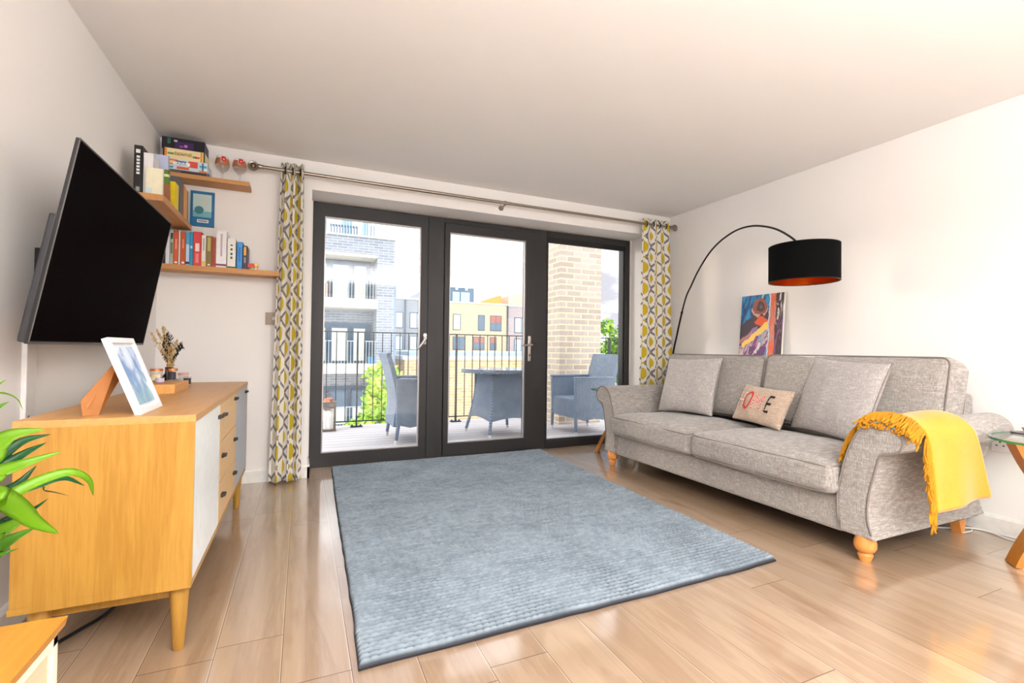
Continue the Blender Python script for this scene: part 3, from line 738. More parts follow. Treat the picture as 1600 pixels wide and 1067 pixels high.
# wall print
pr_ = thing('wall_print', 'small blue print with a pale sea scene on the wall between the corner shelves', 'picture', (-.615, D-.001, 1.865))
obj('print_board', bx(-.085, .052, -.012, 0, -.118, .118, bev=.001), mat('blue_board', (.06, .42, .62), .4), pr_)
M_ = Mat('sea_scene_print', (.7, .8, .8), .5); x, y, z = M_.coords()
n_ = M_.noise(M_.vec(x*30, y, z*30), 1.2, 2)
c_ = M_.mix((z+n_*.03).lt(.0), (.74, .82, .80), (.45, .70, .74)); c_ = M_.mix(((x+.035)*(x+.035)+(z+.01)*(z+.01)).lt(.0007), c_, (.22, .50, .55))
c_ = M_.mix(((x-.0)*(x-.0)*.4+(z-.052)*(z-.052)).lt(.00004), c_, (.92, .80, .50)); M_.color(c_)
obj('print_image', bx(-.070, .036, -.0135, -.0115, -.055, .098), M_.m, pr_)
obj('caption_strip', bx(-.045, .020, -.0135, -.0115, -.092, -.072), hexm('white_print', WH), pr_)
obj('caption_text', bx(-.038, .013, -.0142, -.0130, -.085, -.079), hexm('dark_print', (.2, .2, .25)), pr_)

# games on the top shelf
zt = 2.0462
def game(label, x0, x1, z0, z1, y0, col, nm, d=.15):
    g_ = thing('board_game', label, 'board game', ((x0+x1)/2, y0, z0), 0, 'board games on the top shelf')
    obj('box', bx(-(x1-x0)/2, (x1-x0)/2, 0, d, 0, z1-z0, bev=.001), hexm(nm, col), g_); return g_
def fr(g_, name, x0, x1, z0, z1, col, nm, e=0): return obj(name, bx(x0, x1, -.0012-e, .0005, z0, z1), hexm(nm, col), g_)
g0 = game('flat dark box with grey lid at the bottom of the stack of games', -.80, -.575, zt, zt+.018, 3.600, (.42, .37, .36), 'taupe_box')
fr(g0, 'printed_patch', -.04, .10, .002, .011, (.18, .15, .15), 'dark_taupe_print')
g1 = game('white patterned tile game box lettered in white capitals', -.815, -.585, zt+.0182, zt+.084, 3.598, (.82, .88, .92), 'pale_blue_box')
fr(g1, 'printed_patch', -.105, -.045, .028, .062, (.90, .48, .30), 'coral_print'); fr(g1, 'printed_patch', -.09, -.062, .036, .052, (.97, .85, .60), 'cream_print', .0004)
fr(g1, 'printed_patch', .012, .062, .022, .062, (.90, .33, .27), 'scarlet_print'); fr(g1, 'printed_patch', .072, .112, .030, .045, (.30, .70, .76), 'turquoise_print'); fr(g1, 'printed_patch', .086, .094, .010, .062, (.20, .40, .55), 'navy_teal_print', .0004)
fr(g1, 'printed_patch', -.07, .02, .028, .048, (.95, .96, .97), 'banner_print', .0006); fr(g1, 'printed_patch', -.055, .0, .0485, .056, (.25, .40, .60), 'crest_print', .0005)
fr(g1, 'printed_patch', -.05, .015, .004, .020, (.88, .40, .30), 'coral_red_print'); fr(g1, 'printed_patch', .07, .112, .0, .012, (.92, .52, .32), 'orange_patch_print'); fr(g1, 'printed_patch', -.10, -.07, .006, .018, (.25, .62, .72), 'teal_patch_print')
lettering('lettering', 'AZUL', .022, hexm('slate_print', (.25, .30, .38)), g1, frame3((-.024, -.0022, .038), (1, 0, 0), (0, 0, 1)))
g2 = game('cream card game box with orange and green stripes, middle of the stack', -.825, -.60, zt+.0842, zt+.150, 3.600, (.95, .88, .66), 'cream_box')
for a, b_, c__, nm in ((-.1125, -.104, (.15, .14, .10), 'black_stripe'), (-.104, -.092, (.93, .55, .12), 'orange_stripe'), (.088, .098, (.93, .60, .12), 'amber_stripe'), (.098, .1045, (.95, .85, .60), 'sand_stripe'), (.1045, .1125, (.10, .30, .20), 'forest_stripe')): fr(g2, 'printed_stripe', a, b_, 0, .066, c__, nm)
fr(g2, 'printed_patch', -.088, -.055, .026, .038, (.40, .62, .45), 'sage_label'); fr(g2, 'printed_patch', .045, .065, .020, .032, (.40, .65, .45), 'sage_label_b'); fr(g2, 'printed_patch', .060, .084, .020, .032, (.90, .38, .30), 'red_label')
lettering('lettering', 'THROW THROW', .008, hexm('tomato_print', (.80, .30, .15)), g2, frame3((-.005, -.0014, .041), (1, 0, 0), (0, 0, 1)))
lettering('lettering', 'BURRITO', .016, hexm('black_print', (.10, .08, .06)), g2, frame3((-.005, -.0014, .030), (1, 0, 0), (0, 0, 1)))
for xx in (-.046, .034): fr(g2, 'printed_figure', xx-.006, xx+.006, .024, .046, (.88, .68, .30), 'tan_figure_print')
g3 = game('dark purple board game box on top of the stack by the ceiling', -.835, -.605, zt+.1502, zt+.222, 3.610, (.09, .06, .12), 'midnight_box')
fr(g3, 'printed_patch', -.085, -.068, .030, .066, (.20, .40, .33), 'jade_print'); fr(g3, 'printed_patch', -.045, .055, .004, .050, (.24, .12, .34), 'violet_print'); fr(g3, 'printed_patch', .005, .022, .018, .034, (.85, .45, .85), 'pink_glow_print', .0004)
fr(g3, 'printed_patch', -.050, -.032, .046, .058, (.80, .78, .80), 'logo_print', .0004); fr(g3, 'printed_patch', -.02, .0, .014, .026, (.60, .35, .62), 'mauve_print', .0004)
# goblets
clear = thin_glass('clear_glass', (.98, .97, .965), 1.5, .02)
def goblet(label, x, y):
    g_ = thing('goblet', label, 'glass', (x, y, zt), 0, 'printed goblets on the top shelf')
    bm = BM(); lathe(bm, [(0, 0), (.032, 0), (.030, .003), (.006, .008), (.0045, .045), (.010, .060), (.030, .078), (.042, .105), (.043, .125), (.034, .168), (.033, .168), (.0415, .125), (.040, .106), (.028, .081), (.008, .064), (0, .062)], n=32)
    obj('glass_body', bm, clear, g_, True, 60)
    M_ = mat('brown_printed_band', (.70, .44, .28), .4)
    bm = BM()
    for a0, a1, zl, zh in ((200, 262, .105, .150), (282, 340, .104, .150), (262, 300, .100, .112)):
        def f(u_, v_, a0=a0, a1=a1, zl=zl, zh=zh):
            a = math.radians(a0+(a1-a0)*u_); zz = zl+(zh-zl)*v_; rr = .0436 if zz < .125 else .0436-(zz-.125)/.043*.009
            return Vector((rr*math.cos(a), rr*math.sin(a), zz))
        grid(bm, 10, 8, f)
    obj('printed_band', bm, M_, g_, True)
    bm = BM()
    def f(u_, v_):
        a = math.radians(268+38*u_); zz = .128+.032*v_; rr = .0445-(max(0, zz-.125))/.043*.009
        return Vector((rr*math.cos(a), rr*math.sin(a), zz))
    grid(bm, 8, 8, f); obj('red_label', bm, hexm('label_red', (.85, .12, .14)), g_, True)
    bm = BM()
    def f2(u_, v_):
        a = math.radians(280+14*u_); zz = .137+.010*v_*(1-abs(u_-.5)); rr = .0450-(max(0, zz-.125))/.043*.009
        return Vector((rr*math.cos(a), rr*math.sin(a), zz))
    grid(bm, 6, 4, f2); obj('label_emblem', bm, hexm('white_print', WH), g_, True)
    return g_
goblet('stemmed goblet with brown print and red label, next to the games', -.512, 3.675)
goblet('stemmed goblet with brown print and red label, near the shelf end', -.412, 3.675)

# ================================================================ ON THE SIDEBOARD
zt2 = .7352
pf = thing('photo_frame', 'white photo frame on a brown easel stand at the near end of the sideboard', 'photo frame', (-.446, 1.905, zt2))
tl = math.radians(20.5)
Mf = Matrix.Rotation(-tl, 4, 'Y')
def pfo(name, bm, m_, par=pf, **k): bmesh.ops.transform(bm, matrix=Mf, verts=bm.verts); return obj(name, bm, m_, par, **k)
w_, h_ = .118, .252
bm = BM()
for a in ((-w_, w_, 0, .018), (-w_, w_, h_-.018, h_), (-w_, -w_+.018, .018, h_-.018), (w_-.018, w_, .018, h_-.018)): box(bm, -.018, .0, a[0], a[1], a[2], a[3], .0015)
pfo('frame', bm, mat('white_frame', (.93, .91, .91), .4))
M_ = Mat('blue_watercolour', (.6, .75, .85), .35); x, y, z = M_.coords()
n_ = M_.noise(M_.vec(x, y, z), 9, 4, .6, .6); n2 = M_.noise(M_.vec(x+3, y, z*1.5), 16, 3)
c_ = M_.mix(n_.ss(.35, .65), (.35, .52, .76), (.84, .90, .95)); c_ = M_.mix((z*-5.+.75).clamp()*n2.ss(.35, .6), c_, (.45, .70, .70)); M_.color(c_)
pfo('picture', bx(-.012, -.006, -w_+.03, w_-.03, .030, h_-.030), M_.m)
pfo('mount', bx(-.014, -.008, -w_+.016, w_-.016, .016, h_-.016), mat('white_mount', (.88, .90, .93), .5))
pfo('back_board', bx(-.021, -.018, -w_+.014, w_-.014, .014, h_-.014), mat('brown_board', (.66, .42, .20), .6))
bm = BM(); prism(bm, [(-.175, .0), (-.150, .0), (-.060, .165), (-.075, .185), (-.185, .055)], 'y', -.115, -.108)
# easel leg: a broad board hinged behind the frame
bm.free(); bm = BM()
V = [Vector(p) for p in ((-.145, -.110, 0), (-.115, -.085, 0), (-.070, -.01, .14), (-.075, -.06, .175), (-.152, -.105, .045))]
A = [bm.verts.new(v) for v in V]; B = [bm.verts.new(v+Vector((-.002, .004, 0))) for v in V]; bm.faces.new(A); bm.faces.new(B[::-1])
for i in range(5): bm.faces.new((A[i], B[i], B[(i+1) % 5], A[(i+1) % 5]))
bmesh.ops.recalc_face_normals(bm, faces=bm.faces[:])
obj('easel_leg', bm, MATS['brown_board'].m, pf)
tag(obj('wooden_block', bx(-.66, -.51, 2.50, 2.78, zt2, zt2+.042, bev=.002), mat_wood('oak_block', (.86, .64, .36), (.76, .53, .27), 'y', 1, .45)), 'small oak block on the sideboard beside the candle jars', 'block')
copper = mat('copper_lid', (.86, .52, .33), .25, .85); labD = mat('dark_label', (.16, .16, .20), .5); labW = mat('white_label', (.90, .88, .90), .5)
waxM = mat('cream_wax', (.88, .82, .66), .5)
def jar(label, x, y, z, r, h, lid, band, band_m, fill):
    j_ = thing('candle_jar', label, 'jar', (x, y, z), 0, 'candle jars on the sideboard')
    bm = BM(); lathe(bm, [(0, 0), (r, 0), (r, h), (r-.002, h), (r-.002, .003), (0, .003)], n=28); obj('jar_body', bm, clear, j_, True, 40)
    bm = BM(); lathe(bm, [(0, .0035), (r-.003, .0035), (r-.003, h*.62), (0, h*.62)], n=28); obj('wax', bm, fill, j_, True, 40)
    if lid: bm = BM(); lathe(bm, [(0, h+.011), (r+.002, h+.011), (r+.002, h), (0, h)], n=28); obj('lid', bm, lid, j_, True, 40)
    bm = BM()
    def f(u_, v_):
        a = math.radians(band[0]+(band[1]-band[0])*u_); return Vector(((r+.0006)*math.cos(a), (r+.0006)*math.sin(a), h*(band[2]+(band[3]-band[2])*v_)))
    grid(bm, 12, 3, f); obj('label', bm, band_m, j_, True)
    return j_
jar('copper lidded glass candle jar on the oak block, left of its pair', -.630, 2.730, zt2+.042, .024, .048, copper, (190, 320, .1, .7), waxM, waxM)
jar('copper lidded glass candle jar with dark label, right of its pair', -.572, 2.745, zt2+.042, .021, .048, copper, (225, 330, .12, .9), labD, labW)
jar('tiny white jar with lilac stripes at the front edge of the block', -.592, 2.625, zt2+.042, .017, .024, None, (170, 350, .1, .9), mat('lilac_label', (.74, .68, .82), .5), labW)
jar('dark labelled small jar standing alone right of the vase', -.560, 3.02, zt2, .019, .046, None, (215, 330, .15, .85), labD, labW)
jar('low glass jar with pink top behind the dark labelled jar', -.600, 3.13, zt2, .024, .05, mat('pink_lid', (.88, .66, .60), .4), (215, 330, .1, .5), labW, labW)
vz = thing('vase', 'small black glass vase holding dried flowers on the sideboard', 'vase', (-.625, 2.94, zt2))
bm = BM(); lathe(bm, [(0, 0), (.030, 0), (.038, .012), (.038, .035), (.026, .058), (.018, .070), (.018, .096), (.021, .100), (.017, .100), (.015, .07), (0, .06)], n=30); obj('vase_body', bm, mat('black_glass', (.05, .04, .05), .15), vz, True, 50)
df = thing('dried_flowers', 'bunch of dried beige grasses and black seed heads in the black vase', 'dried flowers', (-.625, 2.94, zt2+.09))
straw = mat('dried_straw', (.86, .74, .50), .8); straw2 = mat('dried_gold', (.78, .58, .30), .8); black_f = mat('black_dried_leaf', (.09, .07, .06), .7)
rr_ = random.Random(4)
def stem(tip, m_, bush, bm_name, n=40, size=.006, spread=.016, frac=.5):
    bm = BM(); base = Vector((rr_.uniform(-.006, .006), rr_.uniform(-.006, .006), -.03)); tip = Vector(tip); mid = base.lerp(tip, .5)+Vector((-tip.x*.2, -tip.y*.2, .01))
    P = catmull([base, mid, tip], 8); tube(bm, P, .0012, 5)
    for i in range(n):
        t_ = frac+(1-frac)*rr_.random(); p = P[min(len(P)-1, int(t_*(len(P)-1)))].copy()
        fall = math.sin(PI*min(1, (t_-frac)/(1-frac)*.9+.1))
        p += Vector((rr_.gauss(0, 1), rr_.gauss(0, 1), rr_.gauss(0, 1)))*spread*.6*fall
        a = rr_.uniform(0, 2*PI); d = Vector((math.cos(a)*.7, math.sin(a)*.7, 1.2)).normalized()*size*rr_.uniform(.8, 2.); s_ = d.cross(Vector((rr_.random(), rr_.random(), .2))).normalized()*size*.4
        v = [bm.verts.new(q) for q in (p-d, p+s_, p+d, p-s_)]; bm.faces.new(v)
    return obj(bm_name, bm, m_, df)
stem((-.085, .0, .19), straw, 1, 'grass_plume', 120, .006, .012, .45); stem((-.035, .01, .225), straw, 1, 'grass_plume', 160, .007, .016, .5); stem((-.06, .0, .21), straw, 1, 'grass_plume', 100, .006, .012, .5)
stem((-.01, -.01, .19), black_f, 1, 'seed_head', 150, .007, .022, .45); stem((-.025, -.01, .14), black_f, 1, 'seed_head', 90, .007, .018, .4); stem((.055, .0, .135), black_f, 1, 'seed_head', 60, .008, .014, .75); stem((.04, -.01, .09), black_f, 1, 'seed_head', 45, .008, .008, .5)
stem((-.008, -.02, .17), straw, 1, 'dried_blossom', 60, .004, .020, .5); stem((.035, -.01, .155), straw, 1, 'dried_blossom', 120, .006, .018, .4); stem((.01, -.015, .12), straw2, 1, 'dried_blossom', 150, .006, .020, .2); stem((-.04, .0, .10), straw2, 1, 'dried_blossom', 70, .005, .014, .4); stem((.02, 0, .08), straw, 1, 'dried_blossom', 120, .006, .014, .1)
# ================================================================ SOFA
lin_ = mat_linen('grey_linen', (.68, .66, .64), (.52, .49, .465), (.76, .74, .73))
pip = mat('grey_piping', (.50, .47, .45), .9)
legM = mat_wood('turned_beech', (.86, .58, .30), (.78, .48, .20), 'z', 1, .35)
so = thing('sofa', 'grey linen three seat sofa with scroll arms and turned wooden legs', 'sofa', (2.8, 2.30, 0))
def soo(name, bm, m_=lin_, par=so, **k):
    for v in bm.verts: v.co -= so.location
    return obj(name, bm, m_, par, **k)
prof = [(0.0, .115), (-.012, .27), (.015, .42), (.045, .52), (.085, .600), (.135, .640), (.190, .646), (.238, .622), (.262, .580), (.252, .535), (.215, .512), (.175, .500), (.152, .42), (.125, .30), (.122, .20), (.145, .115)]
def arm_poly(yin, sg, pts=prof, k=4): return [(yin+sg*p.x, p.y) for p in catmull([Vector((a, b_, 0)) for a, b_ in pts], k)]
SX0, SX1 = 2.33, 3.30
for yin, sg in ((1.425, -1), (3.185, 1)):
    bm = BM(); pp = arm_poly(yin, sg); prism(bm, pp, 'x', SX0, SX1, bev=.012)
    a_ = soo('arm', bm, smooth=True, sharp=50)
    bm = BM(); tube(bm, [(SX0-.001, q[0]*.985+.015*(yin+sg*.11), q[1]*.99+.004) for q in pp[1:-1]], .0045, 7)
    tube(bm, [(SX0+.03+i*.03, pp[0][0], .117) for i in range(30)], .003, 6)
    soo('piping', bm, pip, a_, smooth=True)
# base
bm = rbox(.90, 1.775, .165, .02, 10, (.006, 0, 0)); bmesh.ops.translate(bm, vec=(2.345+.45, 2.305, .185), verts=bm.verts); soo('base', bm, smooth=True)
bm = bx(2.40, 3.28, 1.30, 3.31, .10, .13); soo('base_lining', bm, mat('black_lining', (.08, .07, .07), .9))
bm = bx(3.17, 3.325, 1.33, 3.28, .10, .74, bev=.03, seg=3); soo('back_frame', bm, smooth=True, sharp=60)
for xx, yy in ((2.37, 1.335), (2.37, 3.265)):
    bm = BM(); lathe(bm, [(0, 0), (.020, 0), (.023, .006), (.030, .026), (.031, .033), (.026, .038), (.024, .042), (.036, .050), (.044, .066), (.044, .088), (.040, .100), (.038, .118), (0, .118)], (xx, yy, 0), 32); soo('leg', bm, legM, smooth=True, sharp=50)
for yy in (1.36, 3.25):
    bm = BM(); prism(bm, [(3.16, .12), (3.25, .12), (3.235, 0), (3.205, 0)], 'y', yy-.025, yy+.02, bev=.002); soo('leg', bm, legM)
# seat cushions
for y0, y1, sd in ((1.43, 2.325, 1), (2.335, 3.18, 2)):
    dy = y1-y0; bm = rbox(.68, dy, .150, .036, 14, (.014, .006, .030), .008, sd); bmesh.ops.translate(bm, vec=(2.285+.34, (y0+y1)/2, .352), verts=bm.verts)
    cu = soo('seat_cushion', bm, smooth=True)
    bm = BM()
    for zz in (.411, .293): tube(bm, [(2.625+p[0], (y0+y1)/2+p[1], zz+.004*math.sin(i*.7)) for i, p in enumerate(rloop(.340, dy/2-.002, .05))], .0042, 7, closed=True)
    soo('piping', bm, pip, cu, smooth=True)
# back cushions
for (yc, dy, zc, sd, hh) in ((1.815, 1.05, .692, 3, .47), (2.83, .97, .685, 4, .46)):
    Mb = Matrix.Translation((3.045, yc, zc))@Matrix.Rotation(math.radians(13), 4, 'Y')
    bm = rbox(.19, dy, hh, .045, 14, (.03, .006, -.012 if sd == 3 else .002), .010, sd)
    bmesh.ops.transform(bm, matrix=Mb, verts=bm.verts); cu = soo('back_cushion', bm, smooth=True)
    bm = BM()
    for xx in (-.085, .085): tube(bm, [Mb@Vector((xx, p[0], p[1]-(.012*(1-(p[0]/(dy/2))**2) if sd == 3 and p[1] > 0 else 0))) for p in rloop(dy/2-.006, hh/2-.006, .045, 8)], .0042, 7, closed=True)
    soo('piping', bm, pip, cu, smooth=True)

# ---- loose cushions
def cushion(label, c, w, h, t, tiltx, yawz, rollz, m_, wr, seed, group=None, piping=True, name='cushion'):
    """face looks toward -X, leaned back by tiltx"""
    r_ = thing(name, label, 'cushion', c, 0, group)
    bm, f = pillow(w, h, t, wr, seed)
    # local: width -> Y, height -> Z, thickness -> -X
    B_ = Matrix(((0, 0, -1), (-1, 0, 0), (0, 1, 0))).to_4x4()
    Mx = Matrix.Rotation(math.radians(yawz), 4, 'Z')@Matrix.Rotation(math.radians(tiltx), 4, 'Y')@Matrix.Rotation(math.radians(rollz), 4, 'X')@B_@Matrix.Translation((0, h/2, 0))
    bmesh.ops.transform(bm, matrix=Mx, verts=bm.verts); body = obj('cushion_cover', bm, m_, r_, True)
    if piping:
        bm = BM(); P = []
        for k_ in range(120):
            a = k_/120*4; e = int(a); q = 2*(a-e)-1
            u_, v_ = ((q, -1), (1, q), (-q, 1), (-1, -q))[e]; P.append(Mx@f(u_, v_, 1))
        tube(bm, P, .0035, 6, closed=True); obj('piping', bm, pip, body, True)
    return r_, Mx, f
greyC = mat_linen('grey_linen_cushion', (.73, .71, .70), (.60, .57, .55), (.80, .79, .78))
cushion('square grey linen cushion at the far end of the sofa by the window', (2.745, 2.86, .462), .50, .46, .17, 20, 8, -2, greyC, .012, 3, 'grey scatter cushions')
cushion('larger square grey linen cushion in the middle of the sofa', (2.80, 1.80, .462), .52, .475, .17, 19, -14, 3, greyC, .010, 9, 'grey scatter cushions')
beige = mat_linen('beige_canvas', (.76, .68, .61), (.66, .57, .49), (.84, .77, .70))
hc, Mx, f = cushion('small beige cushion lettered with patterned capitals on the sofa', (2.76, 2.235, .470), .45, .265, .12, 24, -12, 2, beige, .012, 21, piping=False)
def pattern_mat(name, kind):
    M = Mat(name, (.8, .2, .2), .85); x, y, z = M.coords()
    if kind == 'O':
        t = y*1.+z*-.35
        c = M.mix(t.lt(.094), (.25, .12, .16), (.83, .20, .20)); c = M.mix(((t-.118).abs()).lt(.010), c, (.90, .84, .72))
        c = M.mix(((t-.125)).gt(.008), c, (.22, .10, .14)); M.color(c)
    elif kind == 'M':
        c = M.mix(((y*330).sin()*(z*330).sin()).gt(.05), (.90, .72, .68), (.78, .25, .28)); c = M.mix(y.gt(.018), c, (.86, .74, .68)); M.color(c)
    elif kind == 'E':
        c = M.mix((z*420).sin().gt(.2), (.16, .12, .12), (.80, .70, .50)); c = M.mix(y.gt(-.095), (.15, .11, .11), c); M.color(c)
    else:
        c = M.mix((z*260).sin().gt(.2), (.88, .70, .62), (.93, .86, .82)); M.color(c)
    return M.m
for ch, cx_, sz, kd in (('H', .150, .13, 'H'), ('O', .075, .15, 'O'), ('M', -.012, .125, 'M'), ('E', -.105, .14, 'E')):
    me = text_mesh(ch, sz, .0004, shear=.18)
    bm = BM(); bm.from_mesh(me); bmesh.ops.scale(bm, vec=(-.82 if ch != 'O' else -.72, 1.25, 1), verts=bm.verts)
    bmesh.ops.reverse_faces(bm, faces=bm.faces[:])
    if ch == 'H' or True: bmesh.ops.subdivide_edges(bm, edges=[e for e in bm.edges if e.calc_length() > .012], cuts=3)
    for v in bm.verts:
        x_ = -(v.co.x)*1.0; X_ = -cx_-(-x_)*-1.0
        # pillow face coordinate: local +x of the pillow maps to -Y of the room; letters read left to right for the viewer
        px_ = -cx_ + (-v.co.x); py_ = v.co.y+.0
        u_ = max(-.98, min(.98, px_/(.45/2))); v_ = max(-.98, min(.98, py_/(.265/2)))
        q = f(u_/(1-.0), v_, 1); v.co = Mx@Vector((px_, py_, q.z+.0022+v.co.z))
    obj('letter_'+ch.lower(), bm, pattern_mat('patterned_letter_'+ch, kd), hc)

# ---- throw over the near arm
yel = Mat('mustard_wool', (.82, .60, .10), .95); yel.b.inputs['Sheen Weight'].default_value = .4; yel.b.inputs['Sheen Roughness'].default_value = .4
x, y, z = yel.coords(); n_ = yel.noise(yel.vec(x*90, y*90, z*90), 2, 3, .7); n2 = yel.noise(yel.vec(x*6, y*6, z*6), 2, 2)
yel.color(yel.mix((n_*.6+n2*.3).clamp(), (.87, .66, .16), (.76, .51, .05))); yel.bump(n_, .5, .002)
tw = thing('throw_blanket', 'mustard yellow fringed wool throw draped over the near sofa arm', 'blanket', (2.65, 1.2, .67))
path = [Vector((0, a, b_)) for a, b_ in ((1.425, .50), (1.408, .555), (1.375, .610), (1.335, .648), (1.285, .664), (1.235, .664), (1.185, .646), (1.150, .606), (1.140, .56), (1.134, .50), (1.128, .42), (1.124, .35), (1.120, .285))]
tp = catmull(path, 6); NP = len(tp)
def throw_pt(s_, t_, off=0):
    i = s_*(NP-1); a = int(min(NP-2, i)); p = tp[a].lerp(tp[a+1], i-a); tg = (tp[a+1]-tp[a]).normalized(); nrm = Vector((0, -tg.z, tg.y))
    if nrm.z < 0 and s_ < .5: nrm = -nrm
    nr = Vector((0, 0, 0))
    hang = max(0, (s_-.55)/.45)
    x0 = 2.405+.045*math.sin(s_*2.2)+.015*hang; x1 = 2.84+.08*hang-.02*(1-s_)
    xx = x0+(x1-x0)*t_
    out = .006*math.sin(t_*9+s_*4)+.010*hang*math.sin(t_*5.2+.6)
    return Vector((xx, p.y-hang*(.006+out)-(.004*math.sin(t_*13) if s_ < .3 else 0)*-1, p.z+(.004*math.sin(t_*7+s_*6) if hang == 0 else 0)+off+hang*t_*.012))
bm = BM(); grid(bm, 90, 44, lambda a, b_: throw_pt(a, b_)-tw.location)
o = obj('blanket_cloth', bm, yel.m, tw, True); sm = o.modifiers.new('thick', 'SOLIDIFY'); sm.thickness = .011; sm.offset = 1
bm = BM(); tube(bm, [throw_pt(1, t_)-tw.location+Vector((0, 0, -.001)) for t_ in np.linspace(0, 1, 30)], .0085, 8); obj('folded_hem', bm, yel.m, tw, True)
yf = mat('mustard_fringe', (.76, .52, .05), .9)
rf = random.Random(11); bm = BM()
for i in range(330):
    s_ = rf.uniform(.0, .985); p = throw_pt(s_, 0)+Vector((rf.uniform(-.004, .008), 0, rf.uniform(-.002, .010)))
    hang = s_ > .60
    p.y += -.004 if s_ > .4 else 0
    ln = rf.uniform(.075, .115)
    if s_ < .12: d1 = Vector((-.03, .012, -.3)); 
    q1 = p+Vector((-.018 if not hang else -.010, rf.uniform(-.004, .004), .006 if not hang else -.02))
    if hang: q2 = p+Vector((-.020+rf.uniform(-.012, .010), rf.uniform(-.012, .006), -ln*.55)); q3 = p+Vector((-.022+rf.uniform(-.018, .014), rf.uniform(-.014, .008), -ln))
    else:
        side = (1.30-p.y)*.25
        q2 = p+Vector((-.062+rf.uniform(-.01, .01), -side*.4+rf.uniform(-.008, .008), .000)); 
        q2.x = max(q2.x, 2.322+rf.uniform(-.008, .004)) if s_ > .2 else q2.x
        q3 = Vector((min(q2.x, 2.325)-rf.uniform(.002, .012), q2.y+rf.uniform(-.012, .012)-side*.3, q2.z-rf.uniform(.015, .06)))
        if s_ < .25: q2 = p+Vector((-.04, rf.uniform(0, .012), -.02)); q3 = p+Vector((-.055+rf.uniform(-.02, .02), rf.uniform(.0, .015), -rf.uniform(.06, .09)))
    P = catmull([v-tw.location for v in (p, q1, q2, q3)], 4); tube(bm, P, [.0042]*4+[.0037]*(len(P)-6)+[.0042, .0034], 5)
for i in range(40):
    s_ = i/39*.97; p = throw_pt(s_, 0)+Vector((-.003, -.004 if s_ > .4 else 0, .005)); bmesh.ops.create_icosphere(bm, subdivisions=1, radius=.0065, matrix=Matrix.Translation(p-tw.location))
obj('fringe', bm, yf, tw, True)

# ================================================================ RUG
rg = Mat('blue_grey_wool', (.55, .61, .65), .95); rg.b.inputs['Sheen Weight'].default_value = .05
x, y, z = rg.coords(); n_ = rg.noise(rg.vec(x*30, y*30, z*30), 1, 2, .5); n2 = rg.noise(rg.vec(x*2.5, y*2.5, 0.), 1.5, 3); n3 = rg.noise(rg.vec(x*6, y*60, 0.), 1.5, 3)
pile = rg.mix((n_*.4+n2*.35+n3*.35).ss(.33, .78), (.40, .445, .48), (.55, .60, .64)); rg.color(rg.mix(z.ss(.010, .024), (.20, .215, .24), pile)); rg.bump(rg.noise(rg.vec(x*300, y*300, z*300), 1, 2), .3, .001)  # low pile in dark backing tone, painting shade into gaps between the loops
RX0, RX1, RY0, RY1 = .168, 1.985, 1.452, 3.925
rnds = np.random.RandomState(3)
st = .0033
nx = int((RX1-RX0)/st); ny = int((RY1-RY0)/st)
gx = np.linspace(0, RX1-RX0, nx+1); gy = np.linspace(0, RY1-RY0, ny+1); GX, GY = np.meshgrid(gx, gy, indexing='ij')
per = .0235
# irregular rows: loops run along X, rows stack along Y
def lownoise(a, b_, s_):
    r0 = rnds.rand(int(a/s_)+3, int(b_/s_)+3); xi = GX/s_; yi = GY/s_; x0 = xi.astype(int); y0 = yi.astype(int); fx = xi-x0; fy = yi-y0; fx = fx*fx*(3-2*fx); fy = fy*fy*(3-2*fy)
    return (r0[x0, y0]*(1-fx)*(1-fy)+r0[x0+1, y0]*fx*(1-fy)+r0[x0, y0+1]*(1-fx)*fy+r0[x0+1, y0+1]*fx*fy)-.5
W_, Hh = RX1-RX0, RY1-RY0
yy = GY+.012*lownoise(W_, Hh, .22)+.002*lownoise(W_, Hh, .04)
row = np.floor(yy/per); fy_ = yy/per-row
rphase = rnds.rand(400)[np.clip(row.astype(int), 0, 399)]; rper = .027*(1+.2*(rnds.rand(400)-.5))[np.clip(row.astype(int), 0, 399)]
fx_ = (GX+.010*lownoise(W_, Hh, .05))/rper+rphase*3
fxx = fx_-np.floor(fx_)
hb = np.sin(np.pi*fy_)**1.5*(.74+.26*np.sqrt(np.clip(1-(2*fxx-1)**2, 0, 1)))
Z = .008+.022*hb+.003*lownoise(W_, Hh, .03)+.006*lownoise(W_, Hh, .2)
e = np.minimum.reduce([GX, W_-GX, GY, Hh-GY]); ed = np.clip(e/.016, 0, 1); Z = Z*np.sqrt(1-(1-ed)**2)*1.0
Z = np.where(e < 1e-6, .0075, np.maximum(Z, .0075))
wx = .003*np.sin(GY*3)+.004*lownoise(W_, Hh, .09); wy = .005*np.sin(GX*3+1)+.005*lownoise(W_, Hh, .09)
kx = (1-np.clip(np.minimum(GX, W_-GX)/.3, 0, 1)); ky = (1-np.clip(np.minimum(GY, Hh-GY)/.3, 0, 1))
